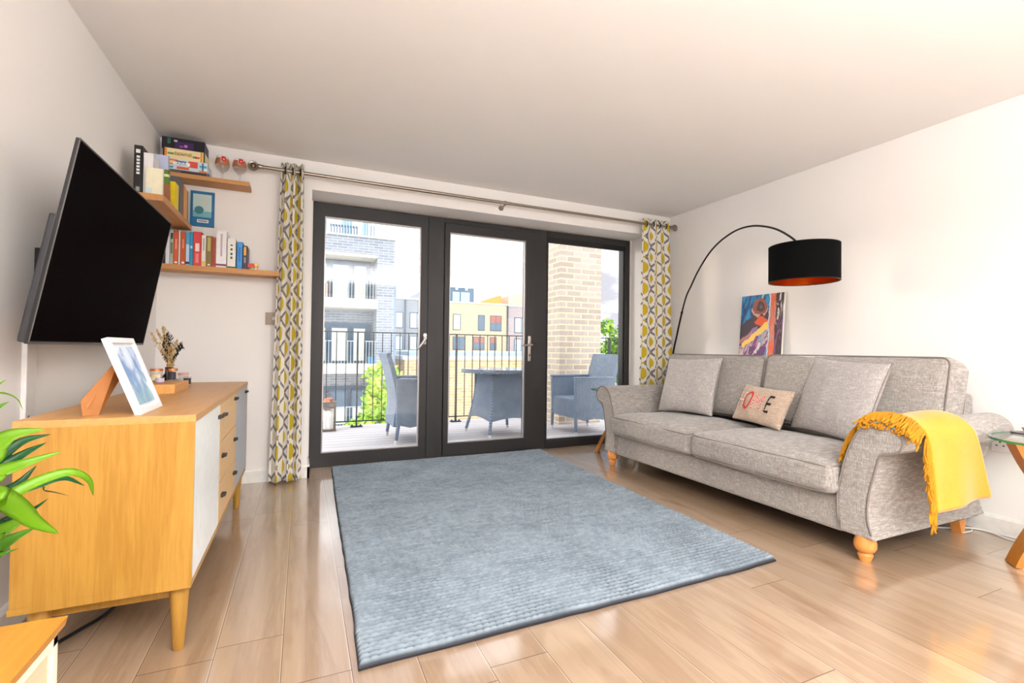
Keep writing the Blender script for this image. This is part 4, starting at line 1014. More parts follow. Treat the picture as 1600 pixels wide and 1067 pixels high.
# the far right corner runs out a little wider
VX = RX0+GX+wx*kx+.055*(GX/W_)*(GY/Hh)+.05*(GY/Hh)*(1-GX/W_); VY = RY0+GY+wy*ky+.035*(GX/W_)*(1-GY/Hh)
co = np.stack([VX, VY, Z], -1).reshape(-1, 3).astype(np.float32)
me = bpy.data.meshes.new('rug'); nv = co.shape[0]
I = np.arange((nx+1)*(ny+1)).reshape(nx+1, ny+1); F_ = np.stack([I[:-1, :-1], I[1:, :-1], I[1:, 1:], I[:-1, 1:]], -1).reshape(-1, 4)
me.vertices.add(nv); me.vertices.foreach_set('co', co.ravel()); me.loops.add(F_.size); me.loops.foreach_set('vertex_index', F_.ravel().astype(np.int32))
me.polygons.add(len(F_)); me.polygons.foreach_set('loop_start', (np.arange(len(F_))*4).astype(np.int32)); me.polygons.foreach_set('loop_total', np.full(len(F_), 4, np.int32))
me.update(calc_edges=True); me.validate()
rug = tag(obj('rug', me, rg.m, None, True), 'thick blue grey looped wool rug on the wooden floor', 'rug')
bd = co.reshape(nx+1, ny+1, 3); loop = [bd[i, 0] for i in range(0, nx, 4)]+[bd[nx, j] for j in range(0, ny, 4)]+[bd[i, ny] for i in range(nx, 0, -4)]+[bd[0, j] for j in range(ny, 0, -4)]
bm = BM(); prism(bm, [(float(p[0]), float(p[1])) for p in loop], 'z', .0005, .0078); obj('rug_backing', bm, mat('dark_rug_backing', (.13, .13, .15), .95), rug)

# ================================================================ ARC LAMP
ARC = [(3.223, 3.502, 0.878), (3.204, 3.425, 1.108), (3.186, 3.351, 1.294), (3.168, 3.278, 1.44), (3.149, 3.197, 1.533), (3.125, 3.1, 1.637), (3.092, 2.962, 1.75), (3.06, 2.833, 1.818), (3.027, 2.696, 1.858), (2.994, 2.561, 1.874), (2.959, 2.416, 1.86), (2.928, 2.288, 1.822), (2.901, 2.175, 1.771), (2.874, 2.065, 1.697), (2.855, 1.985, 1.625)]
lp_ = thing('arc_floor_lamp', 'black arc floor lamp curving over the sofa with a drum shade', 'floor lamp', (3.235, 3.52, 0))
blkm = mat('black_lamp_metal', (.08, .07, .07), .35, .4)
def lpo(name, bm, m_, par=lp_, **k):
    for v in bm.verts: v.co -= lp_.location
    return obj(name, bm, m_, par, **k)
bm = BM(); lathe(bm, [(0, 0), (.105, 0), (.105, .02), (.098, .026), (.02, .030), (.02, .05), (0, .05)], (3.235, 3.52, 0), 40); lpo('base', bm, blkm, smooth=True, sharp=40)
bm = BM(); tube(bm, catmull([(3.235, 3.52, .03), (3.234, 3.515, .5), ARC[0], ARC[1], ARC[2]], 8), .0085, 10); lpo('pole', bm, blkm, smooth=True)
bm = BM(); tube(bm, [ARC[2], Vector(ARC[2]).lerp(Vector(ARC[3]), .12)], .0105, 10); lpo('joint_collar', bm, blkm, smooth=True)
bm = BM(); tube(bm, catmull(ARC[2:], 6), .0068, 10); lpo('arc_arm', bm, blkm, smooth=True)
SC = Vector((2.850, 1.960, 1.392)); SR, SH = .194, .222
blkf = mat('black_shade_fabric', (.03, .028, .03), .9, 0, Specular_IOR_Level=.1); gold = mat('copper_lining', (.90, .45, .12), .22, .9)
bm = BM(); lathe(bm, [(SR, 0), (SR, SH)], SC, 72); lpo('lamp_shade', bm, blkf, smooth=True)
bm = BM(); lathe(bm, [(SR-.003, SH-.001), (SR-.003, .001)], SC, 72); lpo('shade_lining', bm, gold, smooth=True)
bm = BM()
for zz in (0, SH): tube(bm, [(SC.x+(SR-.0015)*math.cos(a), SC.y+(SR-.0015)*math.sin(a), SC.z+zz) for a in np.linspace(0, 2*PI, 72, endpoint=False)], .003, 6, closed=True)
for a in (0.3, 0.3+2*PI/3, .3+4*PI/3): tube(bm, [(SC.x, SC.y, SC.z+SH-.03), (SC.x+SR*math.cos(a), SC.y+SR*math.sin(a), SC.z+SH-.004)], .0025, 6)
tube(bm, [(SC.x, SC.y, SC.z+SH+.02), (SC.x, SC.y, SC.z+.13)], .02, 14); tube(bm, [(SC.x, SC.y, SC.z+SH+.02), ARC[-1]], .007, 8)
lpo('shade_fitting', bm, blkm, smooth=True, sharp=50)
bm = BM(); lathe(bm, [(0, .0), (.018, .006), (.030, .03), (.028, .055), (.014, .085), (.013, .1)], (SC.x, SC.y, SC.z+.045), 24); lpo('bulb', bm, mat('frosted_amber_bulb', (.95, .80, .45), .3), smooth=True)

# ================================================================ PAINTING
pa = thing('canvas_painting', 'colourful abstract canvas leaning on the ledge behind the sofa', 'painting', (3.352, 2.675, .9125))
PW, PH = .385, .505
Mp = Matrix.Rotation(math.radians(4.6), 4, 'Y')
bm = bx(0, .018, -PW/2, PW/2, 0, PH, bev=.001); bmesh.ops.transform(bm, matrix=Mp, verts=bm.verts); obj('canvas', bm, mat('white_canvas', (.93, .91, .88), .8), pa)
M = Mat('abstract_paint', (.5, .5, .5), .5); x, y, z = M.coords()
u0 = (y*-1.)/PW+.5; v0 = z/PH           # u: 0 left..1 right as seen from the room
n1 = M.noise(M.vec(u0*3., v0*3., 0.), 1.5, 4, .6, .8); n2 = M.noise(M.vec(u0*3.+7., v0*3., 2.), 1.5, 4, .6, .8)
u = u0+(n1-.5)*.16; v = v0+(n2-.5)*.14
sw = M.noise(M.vec((u-v*.55)*9., (u*.55+v)*1.4, 5.), 1.3, 3, .6, 1.2); sw2 = M.noise(M.vec(u0*14., v0*2.2, 8.), 1.2, 3, .6, 1.5)
c = M.mix(sw.ss(.35, .65), (.02, .24, .46), (.10, .56, .78))
c = M.mix(((u-v*.5-.02).abs()).lt(.018), c, (.60, .78, .80))
c = M.mix(((v-.40-u*.42).lt(.12)), c, (.22, .15, .22))                 # dark body lower left
c = M.mix(((u-.43)*(u-.43)*6.+(v-.55)*(v-.55)*1.6).lt(.10), c, (.26, .16, .19))
ring = ((u-.46)*(u-.46)+(v-.80)*(v-.80)*1.35).sqrt()
c = M.mix(ring.lt(.165), c, (.56, .30, .22)); c = M.mix(ring.lt(.095), c, (.28, .15, .14)); c = M.mix(ring.lt(.035), c, (.34, .33, .36))
c = M.mix((ring.gt(.15))*(ring.lt(.185))*(v.lt(.78)), c, (.80, .62, .60))
wedge = ((u-.52).abs()*.75+(v-.56).abs()*.95).lt(.125); c = M.mix(wedge, c, (.90, .34, .10)); c = M.mix(wedge*(((v-.50-u*-.35+.18)*26.).sin().gt(.55)), c, (.30, .16, .16))
c = M.mix(v.lt(.36+(0.)) if False else (v-.16-u*.45).lt(.0), c, (.78, .68, .66))
bl = (v-.16-u*.45)
c = M.mix((bl.lt(.02))*(sw.gt(.52)), c, (.45, .26, .52)); c = M.mix((bl.lt(.0))*(u.gt(.45))*(sw.lt(.46)), c, (.28, .62, .80)); c = M.mix((v.lt(.16))*(sw.gt(.44))*(u.gt(.25)), c, (.40, .22, .44))
c = M.mix((v.lt(.22))*((u-.3).abs().lt(.3))*(sw.lt(.42)), c, (.86, .80, .78)); c = M.mix(((u-.38)*(u-.38)+(v-.20)*(v-.20)*2.).lt(.0014), c, (.80, .15, .50))
yb = (v-.15-u*.52); c = M.mix((yb.abs().lt(.055))*(u.gt(.06))*(u.lt(.72)), c, (.96, .80, .38)); c = M.mix((yb.gt(.04))*(yb.lt(.13))*(u.lt(.42)), c, (.55, .42, .62)); c = M.mix((yb.gt(.07))*(yb.lt(.11))*(u.lt(.3)), c, (.80, .48, .36))
st1 = u0+(n1-.5)*.10
c = M.mix(st1.gt(.69), c, (.72, .52, .46)); c = M.mix((st1.gt(.72))*(st1.lt(.83)), c, (.90, .38, .16)); c = M.mix((st1.gt(.72))*(st1.lt(.84))*(sw2.gt(.56)), c, (.78, .56, .50))
c = M.mix(st1.gt(.83), c, (.24, .15, .17)); c = M.mix((st1.gt(.84))*(sw2.gt(.55))*(v0.gt(.5)), c, (.86, .82, .82)); c = M.mix((st1.gt(.82))*(sw2.lt(.42))*(v0.lt(.62)), c, (.48, .28, .52)); c = M.mix((st1.gt(.67))*(st1.lt(.70)), c, (.80, .78, .84))
M.color(c); M.bump(sw, .2, .002)
bm = bx(-.0010, .0004, -PW/2+.001, PW/2-.001, .001, PH-.001); bmesh.ops.transform(bm, matrix=Mp, verts=bm.verts); obj('painted_face', bm, M.m, pa)

# ================================================================ GLASS SIDE TABLES
tg_ = thin_glass('table_glass', (.84, .94, .90), 1.5, .01)
edgeM = mat('green_glass_edge', (.06, .50, .34), .15)
bentM = mat_wood('bent_oak', (.74, .48, .18), (.64, .38, .12), 'z', 1, .4)
def side_table(label, c, rx, ry, zt_):
    t_ = thing('glass_side_table', label, 'side table', (c[0], c[1], 0), 0, 'glass topped side tables')
    E_ = [(rx*math.copysign(abs(math.cos(a))**.9, math.cos(a)), ry*math.copysign(abs(math.sin(a))**.9, math.sin(a))) for a in np.linspace(0, 2*PI, 72, endpoint=False)]
    bm = BM(); A = [bm.verts.new((p[0], p[1], zt_)) for p in E_]; bm.faces.new(A)
    top = obj('glass_top', bm, tg_, t_)
    bm = BM(); A = [[bm.verts.new((p[0], p[1], zt_-z_)) for p in E_] for z_ in (0, .010)]
    for i in range(72): bm.faces.new((A[0][i], A[1][i], A[1][(i+1) % 72], A[0][(i+1) % 72]))
    obj('glass_edge', bm, edgeM, top, True)
    # two bent planks back to back, lower one arching up, upper one cupping the glass
    dd = Vector((.16, -.17, 0)).normalized(); sd = Vector((dd.y, -dd.x, 0))
    for nm, fn in (('bent_leg', lambda s_: zt_*.5-.010-(zt_*.5-.010)*abs(s_)**1.7), ('bent_support', lambda s_: zt_*.5+.010+(zt_*.5-.022)*abs(s_)**1.7)):
        bm = BM(); rows = []
        for i in range(33):
            s_ = -1+2*i/32; ctr = dd*(s_*.205*(1-.10*abs(s_)))+Vector((0, 0, fn(s_)))
            rows.append(ctr)
        R_ = []
        for i, ctr in enumerate(rows):
            tg2 = (rows[min(32, i+1)]-rows[max(0, i-1)]).normalized(); nr = tg2.cross(sd).normalized()
            R_.append([bm.verts.new(ctr+sd*a*.042+nr*b_*.013) for a, b_ in ((-1, -1), (1, -1), (1, 1), (-1, 1))])
        for A, B in zip(R_, R_[1:]):
            for k_ in range(4): bm.faces.new((A[k_], A[(k_+1) % 4], B[(k_+1) % 4], B[k_]))
        bm.faces.new(R_[0][::-1]); bm.faces.new(R_[-1]); bmesh.ops.recalc_face_normals(bm, faces=bm.faces[:])
        for v in bm.verts: v.co.z = max(0.0, min(zt_-.0105, v.co.z))
        obj(nm, bm, bentM, t_)
    return t_
side_table('glass topped bent wood side table at the near end of the sofa', (3.085, .915), .280, .240, .575)
side_table('glass topped bent wood side table at the window end of the sofa', (2.655, 3.59), .27, .135, .60)
slate = mat('dark_slate', (.30, .29, .30), .3)
def disc(name, label, cat, x, y, z, r, h, m_, r2=None, group=None):
    bm = BM(); lathe(bm, [(0, 0), (r, 0), (r2 or r, h), (0, h)], (0, 0, 0), 36); o = obj(name, bm, m_, None, True, 40); o.location = (x, y, z); return tag(o, label, cat, group)
disc('coaster', 'round dark slate coaster nearest the left side of the glass table', 'coaster', 3.155, 1.075, .5752, .050, .008, slate)
disc('copper_dish', 'small copper coloured dish behind the slate coaster', 'dish', 3.235, 1.07, .5752, .035, .022, mat('rose_copper', (.72, .48, .40), .3, .6), .045)
bm = BM(); box(bm, -.07, .07, -.04, .04, 0, .008, .003); box(bm, -.064, .064, -.034, .034, .0081, .0088)
o = obj('mobile_phone', bm, mat('dark_phone', (.20, .19, .19), .2), None); o.location = (3.29, 1.03, .606); o.rotation_euler = (0, 0, .5); tag(o, 'dark slim phone lying on top of the small dishes', 'phone')
disc('copper_dish', 'lower stand under the phone at the table edge', 'dish', 3.30, 1.02, .5752, .030, .030, mat('brown_stand', (.45, .33, .28), .5))
bm = BM(); lathe(bm, [(0, 0), (.035, .003), (.052, .022), (.050, .036), (.02, .046), (0, .047)], n=36); o = obj('candle_pot', bm, mat('pale_aqua_ceramic', (.80, .90, .87), .25), None, True); o.location = (3.155, .975, .5752); tag(o, 'pale aqua rounded pot on the glass table at the right edge', 'pot')
# ================================================================ BALCONY
DZ = -.03
deckM = Mat('grey_decking', (.74, .72, .72), .8); x, y, z = deckM.world()
k = (y/.145).floor(); fy = y/.145-k; rn = deckM.white(deckM.vec(k, 0., 2.)); n_ = deckM.noise(deckM.vec(x*2., y*40., 0.), 2, 3)
c = deckM.mix(rn*.6+n_*.3, (.88, .86, .87), (.76, .73, .74)); deckM.color(deckM.mix(fy.lt(.05), c, (.30, .27, .28))); deckM.bump(n_+fy.lt(.05)*-2., .3, .003)
struct('trim_4', bx(-1.2, 6.2, D+.365, 6.27, DZ-.22, DZ), deckM.m)
rail = thing('balcony_railing', 'black metal balcony railing with thin vertical bars', 'railing', (2.4, 6.10, DZ))
rlM = mat('black_railing_metal', (.16, .18, .21), .45, .3)
def ro(name, bm, par=rail, m_=None): 
    for v in bm.verts: v.co -= rail.location
    return obj(name, bm, m_ or rlM, par)
ro('top_rail', bx(-.6, 6.0, 6.075, 6.125, 1.128, 1.142, bev=.002)); ro('bottom_rail', bx(-.6, 6.0, 6.085, 6.115, .035, .048, bev=.002))
posts = (-.60, .62, 1.885, 3.16, 4.35, 5.95)
for px_ in posts:
    bm = bx(px_-.008, px_+.008, 6.075, 6.125, DZ, 1.13, bev=.001); box(bm, px_-.07, px_+.07, 6.06, 6.14, DZ, DZ+.014, .002)
    for s_ in (-.05, .05): lathe(bm, [(.010, 0), (.010, .016), (0, .018)], (px_+s_, 6.1, DZ+.014), 8)
    ro('post', bm)
xx = -.60
i = 0
while xx < 5.95:
    xx += .1085
    if min(abs(xx-p) for p in posts) > .045: ro('baluster', bx(xx-.005, xx+.005, 6.095, 6.105, .045, 1.13))
# brick column
colB = mat_brick('buff_brick', (.82, .77, .73), (.74, .67, .62), (.95, .89, .74), .225, .0755, .010, .5, .35)
tag(obj('brick_column', bx(3.08, 3.72, 5.42, 6.06, DZ, 3.6), colB), 'square buff brick column at the balcony edge', 'column')
# neighbouring balcony wall far right keeps the balcony closed
# ---- wicker furniture
wick = Mat('blue_grey_wicker', (.30, .36, .46), .5); x, y, z = wick.coords()
a_ = ((x+y)*300.).sin()*((z)*300.).sin(); n_ = wick.noise(wick.vec(x*6, y*6, z*6), 1.5, 2)
wick.color(wick.mix((a_*.5+.5), wick.mix(n_, (.16, .22, .33), (.20, .28, .40)), wick.mix(n_, (.60, .68, .78), (.74, .80, .86)))); wick.bump(a_, .6, .004)
wcap = mat('white_foot_cap', (.86, .86, .86), .4)
def wicker_chair(label, loc, rz):
    c_ = thing('wicker_chair', label, 'chair', loc, rz, 'wicker armchairs on the balcony')
    # faces +X locally; width along Y
    bm = BM()
    def back(u_, v_):
        zz = .17+.76*v_; xx = -.22-.085*max(0, (v_-.30)/.7)**1.3+.03*math.sin(PI*v_); return Vector((xx, -.275+.55*u_*1.0+(u_-.5)*(-.03)*(1-v_), zz))
    V = grid(bm, 14, 20, back); bmesh.ops.recalc_face_normals(bm, faces=bm.faces[:]); bmesh.ops.solidify(bm, geom=bm.faces[:], thickness=.045); obj('backrest', bm, wick.m, c_, True, 50)
    for s_ in (-1, 1):
        bm = BM()
        poly = [(-.24, .20), (-.24, .655), (.29, .655), (.305, .63), (.295, .30), (.29, .20), (.18, .165), (.05, .185), (-.1, .165)]
        prism(bm, poly, 'y', s_*.275-.024, s_*.275+.024, bev=.008); obj('arm_panel', bm, wick.m, c_)
        bm = bx(-.22, .31, s_*.275-.036, s_*.275+.036, .645, .668, bev=.010); obj('armrest', bm, wick.m, c_, True, 60)
    bm = bx(-.22, .27, -.25, .25, .36, .41, bev=.012); box(bm, .262, .29, -.25, .25, .19, .40, .005); obj('seat', bm, wick.m, c_)
    for xx, sx_ in ((.285, .0), (-.21, -.025)):
        for s_ in (-1, 1):
            bm = BM(); tube(bm, [(xx, s_*.275, .24), (xx+sx_, s_*.28, .04)], [.022, .017], 8); l_ = obj('leg', bm, wick.m, c_, True)
            bm = BM(); tube(bm, [(xx+sx_, s_*.28, .042), (xx+sx_*1.2, s_*.28, 0)], [.0175, .016], 8); obj('foot_cap', bm, wcap, l_, True, 50)
    return c_
wicker_chair('blue grey wicker armchair seen side on behind the left pane', (1.115, 5.13, DZ), 0)
wicker_chair('blue grey wicker armchair in front of the brick column', (3.145, 4.92, DZ), PI)
wt_ = thing('wicker_table', 'round glass topped wicker table on the balcony', 'table', (2.12, 5.14, DZ), math.radians(8))
bm = BM()
for k_ in range(4):
    a0 = k_*PI/2
    def side(u_, v_, a0=a0):
        zz = .17+.52*v_+(-.035*(1-v_)*math.sin(PI*u_)*-1)*1.0; hw = .205+.055*(1-v_)**1.6; bow = .02*math.sin(PI*u_)
        p = Vector(((2*u_-1)*hw, -hw-bow*(1-v_), zz)); return Matrix.Rotation(a0, 3, 'Z')@p
    grid(bm, 12, 14, side)
bmesh.ops.remove_doubles(bm, verts=bm.verts, dist=.001); obj('woven_base', bm, wick.m, wt_, True, 40)
obj('upper_shelf', bx(-.21, .21, -.21, .21, .55, .56), wick.m, wt_)
for k_ in range(4):
    a = PI/4+k_*PI/2; c1, s1 = math.cos(a)*1.414, math.sin(a)*1.414
    bm = BM(); tube(bm, catmull([(.205*c1, .205*s1, .70), (.21*c1, .21*s1, .45), (.255*c1, .255*s1, .18), (.285*c1, .285*s1, .035)], 5), .018, 8); l_ = obj('leg', bm, wick.m, wt_, True)
    bm = BM(); tube(bm, [(.285*c1, .285*s1, .037), (.29*c1, .29*s1, 0)], .0175, 8); obj('foot_cap', bm, wcap, l_, True, 50)
bm = BM(); lathe(bm, [(.40, .705), (.445, .705), (.45, .72), (.445, .74), (.40, .742)], n=56, close=False); obj('table_rim', bm, wick.m, wt_, True, 60)
bm = BM(); lathe(bm, [(0, .738), (.41, .738), (.44, .746), (0, .748)], n=56); obj('table_top', bm, mat('pale_blue_glass_top', (.66, .76, .82), .12), wt_, True, 40)
# lantern
ln = thing('lantern', 'brushed metal candle lantern on the decking at the far left', 'lantern', (.29, 5.93, DZ))
lm = mat('dull_bronze_steel', (.48, .42, .38), .35, .7)
bm = BM()
for a in (-.07, .07):
    for b_ in (-.07, .07): box(bm, a-.008, a+.008, b_-.008, b_+.008, 0, .32)
box(bm, -.082, .082, -.082, .082, 0, .025, .002); box(bm, -.084, .084, -.084, .084, .315, .34, .002); box(bm, -.08, .08, -.08, .08, .262, .285)
obj('lantern_frame', bm, lm, ln)
bm = BM(); lathe(bm, [(.055, 0), (.05, .03), (.02, .045), (0, .047)], (0, 0, .34), 20); obj('copper_cap', bm, mat('copper_cap', (.75, .45, .34), .3, .7), ln, True, 50)
bm = BM(); tube(bm, catmull([(-.05, 0, .35), (-.045, 0, .42), (0, 0, .44), (.045, 0, .42), (.05, 0, .35)], 5), .004, 6); obj('ring_handle', bm, lm, ln, True)
bm = BM(); lathe(bm, [(0, .025), (.055, .025), (.055, .24), (0, .245)], n=24); obj('pillar_candle', bm, mat('white_wax', (.95, .95, .93), .5), ln, True, 50)

# ================================================================ OUTSIDE
GZ = -8.0
struct('floor_street', bx(-60, 110, D+2.6, 160, GZ-.3, GZ), mat('pale_paving', (.66, .66, .65), .9))
slateB = mat_brick('pale_slate_brick', (.64, .66, .70), (.54, .57, .62), (.76, .77, .78), .44, .075*1.6, .016, .2, .35)
yelB = mat_brick('yellow_stock_brick', (.93, .80, .66), (.90, .75, .60), (.94, .86, .76), .45, .15, .02, .1, .3)
rosB = mat_brick('rose_grey_brick', (.80, .73, .74), (.74, .68, .69), (.86, .82, .82), .45, .15, .02, .1, .3)
orB = mat_brick('orange_stock_brick', (.93, .80, .62), (.88, .70, .50), (.95, .88, .76), .45, .15, .02, .1, .4)
creamS = mat('cream_slab', (.92, .90, .84), .8); blueF = mat('slate_blue_frame', (.28, .38, .47), .5); paneM = mat('pale_window_pane', (.80, .86, .92), .08); whiteR = mat('white_render', (.93, .93, .94), .8)
curtP = mat('lace_curtain', (.90, .91, .86), .9); redC = mat('red_blind', (.74, .46, .42), .9); navyP = mat('navy_pane', (.36, .47, .57), .15); orM = mat('orange_timber', (.90, .62, .30), .8)
def win(par, x0, x1, z0, z1, y, n=1, pane=None, fw=.09, low=None):
    bm = bx(x0, x1, y-.04, y+.1, z0, z1); w_ = obj('window', bm, blueF, par)
    ww = (x1-x0-fw*(n+1))/n
    for i in range(n):
        a = x0+fw+i*(ww+fw); bm = bx(a, a+ww, y-.055, y-.03, z0+fw, z1-fw); obj('pane', bm, pane or paneM, w_)
        if low: obj('pane', bx(a, a+ww, y-.06, y-.05, z0+fw+(z1-z0)*.5, z1-fw), low, w_)
    return w_
bl = thing('apartment_block', 'pale slate brick apartment block with cream balconies, seen through the left pane', 'building', (1, 22, GZ))
bl.location = (0, 0, 0)
bm = bx(3.03, 3.80, 22, 30, GZ, 5.86); box(bm, -9, 3.03, 22, 30, 5.12, 5.86); box(bm, -9, 3.03, 23.3, 30, GZ, 5.12); obj('wall', bm, slateB, bl)
obj('coping', bx(-9, 3.86, 21.94, 30, 5.86, 5.93), creamS, bl)
for z0 in (2.68, -.22, -3.12):
    obj('balcony_slab', bx(-9, 3.06, 21.9, 23.3, z0, z0+.42, bev=.01), creamS, bl)
obj('soffit', bx(-9, 3.02, 22.0, 23.3, 4.98, 5.11), creamS, bl)
for z0, pn in ((3.1, paneM), (.20, curtP), (-2.7, navyP)):
    top = z0+1.75
    obj('window', bx(-3.2, 2.90, 23.15, 23.28, z0, top+.1), blueF, bl)
    for a, b_, p_ in ((-2.9, -1.6, paneM), (-1.45, -.1, paneM), (.0, .98, pn), (1.15, 1.93, pn), (2.10, 2.72, pn)):
        w_ = obj('window', bx(a, b_, 23.05, 23.15, z0+.05, top-.05), blueF, bl); obj('pane', bx(a+.06, b_-.06, 23.035, 23.05, z0+.12, top-.14), p_, w_)
        obj('blind', bx(a+.06, b_-.06, 23.02, 23.034, z0+.12, z0+.85), curtP, w_)
    rl = obj('balcony_rail', bx(-9, 3.05, 21.95, 21.98, z0+1.0, z0+1.03), mat('pale_rail', (.80, .84, .86), .5), bl)
    bm = BM(); q = -3.
    while q < 3.05: box(bm, q, q+.018, 21.955, 21.975, z0, z0+1.0); q += .13
    obj('rail_bars', bm, MATS['pale_rail'].m, rl)
obj('penthouse', bx(-9, 2.9, 24.2, 30, 5.9, 8.6), whiteR, bl)
for a, b_ in ((.6, .95), (1.65, 2.1), (2.6, 2.85)): obj('window', bx(a, b_, 24.1, 24.25, 5.9, 8.2), mat('teal_shutter', (.50, .66, .72), .5), bl)
bm = BM(); q = -3
while q < 2.95: box(bm, q, q+.015, 22.05, 22.07, 5.93, 6.95); q += .12
box(bm, -9, 2.95, 22.04, 22.08, 6.93, 6.97); obj('roof_rail', bm, whiteR, bl)
bm = BM()
for q in np.arange(1.05, 2.2, .12): box(bm, q, q+.07, 22.3, 22.34, 5.95, 6.35)
box(bm, 1.02, 2.2, 22.33, 22.36, 6.3, 6.4); box(bm, 2.75, 2.82, 22.3, 22.36, 5.95, 6.5); box(bm, 2.88, 2.95, 22.3, 22.36, 5.95, 6.5); obj('planter_screen', bm, navyP, bl)
obj('stair_tower', bx(3.80, 4.15, 23.5, 26, GZ, 4.3), mat('slate_blue_render', (.62, .70, .78), .7), bl)
# small things on the opposite balcony
tag(obj('storage_box', bx(.50, .98, 22.3, 22.9, 3.1, 3.75, bev=.02), mat('terracotta_box', (.85, .58, .45), .7)), 'terracotta coloured box on the upper opposite balcony', 'box')
tag(obj('storage_box', bx(2.72, 3.02, 22.2, 22.6, .20, .52, bev=.02), mat('blue_box', (.25, .55, .70), .7)), 'blue box on the lower opposite balcony', 'box')

# terrace far behind
te = thing('terrace_house', 'slate brick terrace house with tall windows, far left of the row', 'building', (0, 0, 0), 0, 'terrace houses in the far row')
obj('wall', bx(4, 15.9, 55, 64, GZ, 6.55), slateB, te); obj('coping', bx(4, 15.9, 54.9, 64, 6.55, 6.75), whiteR, te); obj('downpipe', bx(10.7, 10.85, 54.85, 55, -2, 6.5), blueF, te)
for z0, z1 in ((3.2, 5.05), (.65, 2.35), (-2, -.2)):
    win(te, 9.65, 10.55, z0, z1, 55, 1); win(te, 11.3, 13.0, z0, z1, 55, 2)
bm = BM(); prism(bm, [(11.2, 6.75), (13.4, 8.0), (15.5, 6.75)], 'y', 58, 62); obj('roof', bm, mat('slate_roof', (.62, .66, .72), .8), te)
te = thing('terrace_house', 'yellow brick terrace house with dark blue rooftop room', 'building', (0, 0, 0), 0, 'terrace houses in the far row')
obj('wall', bx(16.0, 23.55, 55, 64, GZ, 6.45), yelB, te); obj('coping', bx(15.9, 23.6, 54.9, 64, 6.45, 6.62), whiteR, te); obj('downpipe', bx(23.55, 23.75, 54.9, 55, -2, 6.4), blueF, te)
rm = obj('rooftop_room', bx(16.1, 19.5, 56, 62, 6.6, 8.45), mat('slate_blue_cladding', (.34, .46, .56), .6), te)
for a, b_ in ((16.7, 17.6), (17.75, 18.9)): obj('pane', bx(a, b_, 55.9, 56, 6.75, 7.9), mat('grey_blue_pane', (.66, .74, .80), .15), rm)
for a in (17.2, 18.45): obj('roof_light', bx(a-.14, a+.14, 55.8, 56, 8.12, 8.4), whiteR, rm)
bm = BM(); prism(bm, [(20.0, 6.62), (23.2, 6.62), (23.2, 7.75), (22.9, 7.75)], 'y', 56, 60); obj('timber_screen', bm, orM, te)
for z0, z1, rd in ((3.15, 5.1, True), (.75, 2.4, True), (-2, -.2, False)):
    win(te, 16.5, 17.5 if z0 > 3 else 18.1, z0, z1, 55, 1 if z0 > 3 else 2, navyP if z0 < 3 else paneM); win(te, 19.7 if z0 > 3 else 19.1, 20.6, z0, z1, 55, 1 if z0 > 3 else 2, navyP, low=redC if z0 < 3 else None); win(te, 21.3, 22.85 if z0 > 3 else 22.2, z0, z1, 55, 2 if z0 > 3 else 1, navyP, low=redC if rd else None)
te = thing('terrace_house', 'rose grey brick terrace house at the right of the row', 'building', (0, 0, 0), 0, 'terrace houses in the far row')
obj('wall', bx(23.8, 34, 55.2, 64, GZ, 6.35), rosB, te); obj('coping', bx(23.7, 34, 55.1, 64, 6.35, 6.5), whiteR, te)
bm = BM(); prism(bm, [(24.2, 6.5), (34, 6.5), (34, 9.8), (24.2, 7.8)], 'y', 56, 62); obj('rooftop_room', bm, mat('salmon_cladding', (.90, .76, .68), .8), te); 
for z0, z1 in ((3.0, 5.0), (.3, 2.3)): win(te, 24.7, 27.6, z0, z1, 55.2, 3)
# flat roofed building in between
lo = thing('flat_roofed_building', 'low orange brick building with a flat roof beyond the balcony', 'building', (0, 0, 0))
obj('wall', bx(4.9, 18, 25, 40, GZ, .33), orB, lo); obj('roof_edge', bx(4.8, 18.1, 24.9, 40.1, .33, .52), whiteR, lo); obj('roof_deck', bx(5.2, 17.8, 25.4, 39.5, .52, .74), mat('blue_grey_roof', (.66, .74, .80), .7), lo)
for a in (9.7, 13.5): obj('brick_pier', bx(a-.12, a+.12, 24.8, 25, -5, -.8), mat('terracotta_pier', (.85, .62, .40), .8), lo)
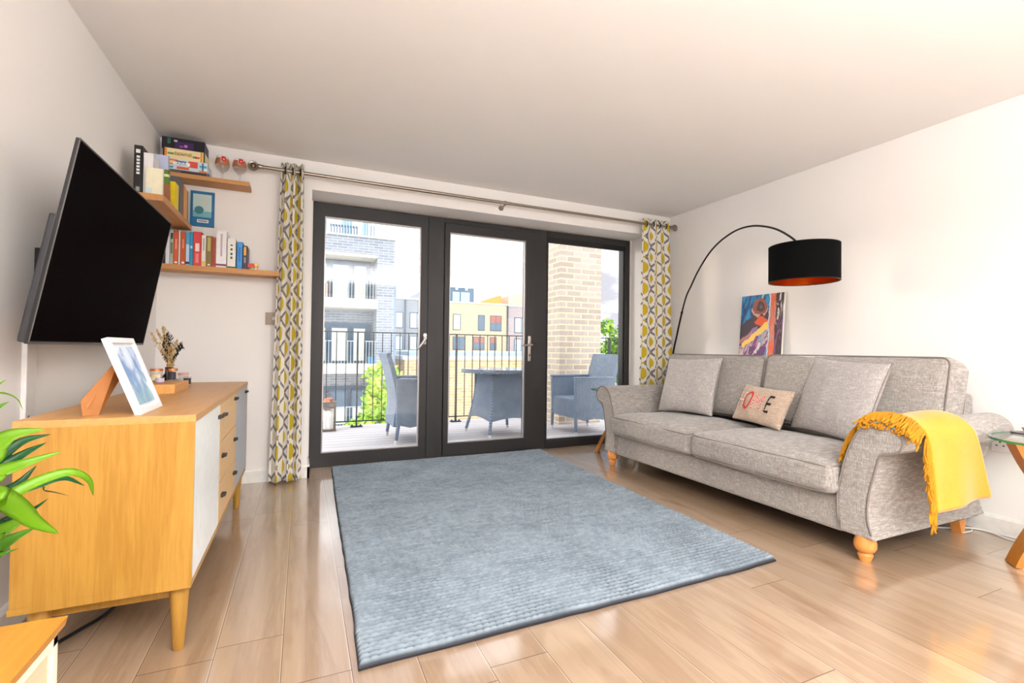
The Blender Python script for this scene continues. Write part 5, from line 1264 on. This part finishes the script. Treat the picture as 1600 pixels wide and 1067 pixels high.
# trees
def tree(label, c, r, hz, trunk_h, n, ls, cols, seed, group):
    t_ = thing('tree', label, 'tree', (c[0], c[1], GZ), 0, group)
    rr = random.Random(seed); bm = BM(); cz = c[2]-GZ
    blobs = [(Vector((rr.gauss(0, .45)*r, rr.gauss(0, .45)*r, cz+rr.gauss(0, .42)*hz)), rr.uniform(.25, .5)*r) for _ in range(16)]
    for i in range(n):
        b0, br = rr.choice(blobs); v = Vector((rr.gauss(0, 1), rr.gauss(0, 1), rr.gauss(0, 1))).normalized()*br*rr.uniform(.55, 1.05); p = b0+v
        d = Vector((rr.gauss(0, 1), rr.gauss(0, 1), rr.gauss(0, .6))).normalized(); s_ = d.cross(Vector((rr.gauss(0, 1), rr.gauss(0, 1), rr.gauss(0, 1)))).normalized(); k_ = ls*rr.uniform(.6, 1.3)
        f_ = bm.faces.new([bm.verts.new(q) for q in (p-d*k_, p-d*k_*.3+s_*k_*.45, p+d*k_*.4+s_*k_*.35, p+d*k_, p+d*k_*.3-s_*k_*.45, p-d*k_*.4-s_*k_*.35)])
        f_.material_index = rr.randrange(len(cols))
    obj('foliage', bm, cols, t_)
    bm = BM(); tube(bm, [(0, 0, 0), (.05, 0, trunk_h*.6), (0, 0, cz)], [.12*r+.06, .09*r+.04, .04], 8)
    for b0, br in blobs: tube(bm, [(0, 0, cz-hz*.8), Vector((0, 0, cz-hz*.8)).lerp(b0, .5)+Vector((0, 0, .1)), b0], [.035*r, .02*r, .008*r], 5)
    obj('trunk', bm, mat('grey_bark', (.42, .36, .30), .9), t_, True)
l1, l2, l3, l4 = mat('lime_leaf', (.72, .86, .30), .6), mat('spring_leaf', (.55, .76, .22), .6), mat('yellow_green_leaf', (.88, .90, .42), .6), mat('deep_leaf', (.30, .50, .22), .6)
tree('bright lime green tree growing just below the balcony railing', (1.75, 11.2, -1.35), 1.05, 1.25, 5, 5200, .085, [l1, l2, l3, l1], 5, 'lime green trees below the balcony')
tree('lower bushy green tree left of the tall one below the balcony', (.75, 12.6, -3.1), 1.2, 1.2, 3, 2600, .10, [l2, l4, l1], 8, 'lime green trees below the balcony')
for i, (a, b_, s_) in enumerate(((28.2, 44, 2.6), (36.0, 48, 3.0), (44, 54, 3.4))):
    tree(('pale green tree beyond the column, nearest the brickwork', 'pale green tree beyond the column, beside the window edge', 'pale green tree hidden furthest right beyond the column')[i], (a, b_, .0), s_, 3.6, 5, 2600, .28, [l2, l1, l4], 20+i, 'pale trees beyond the column')
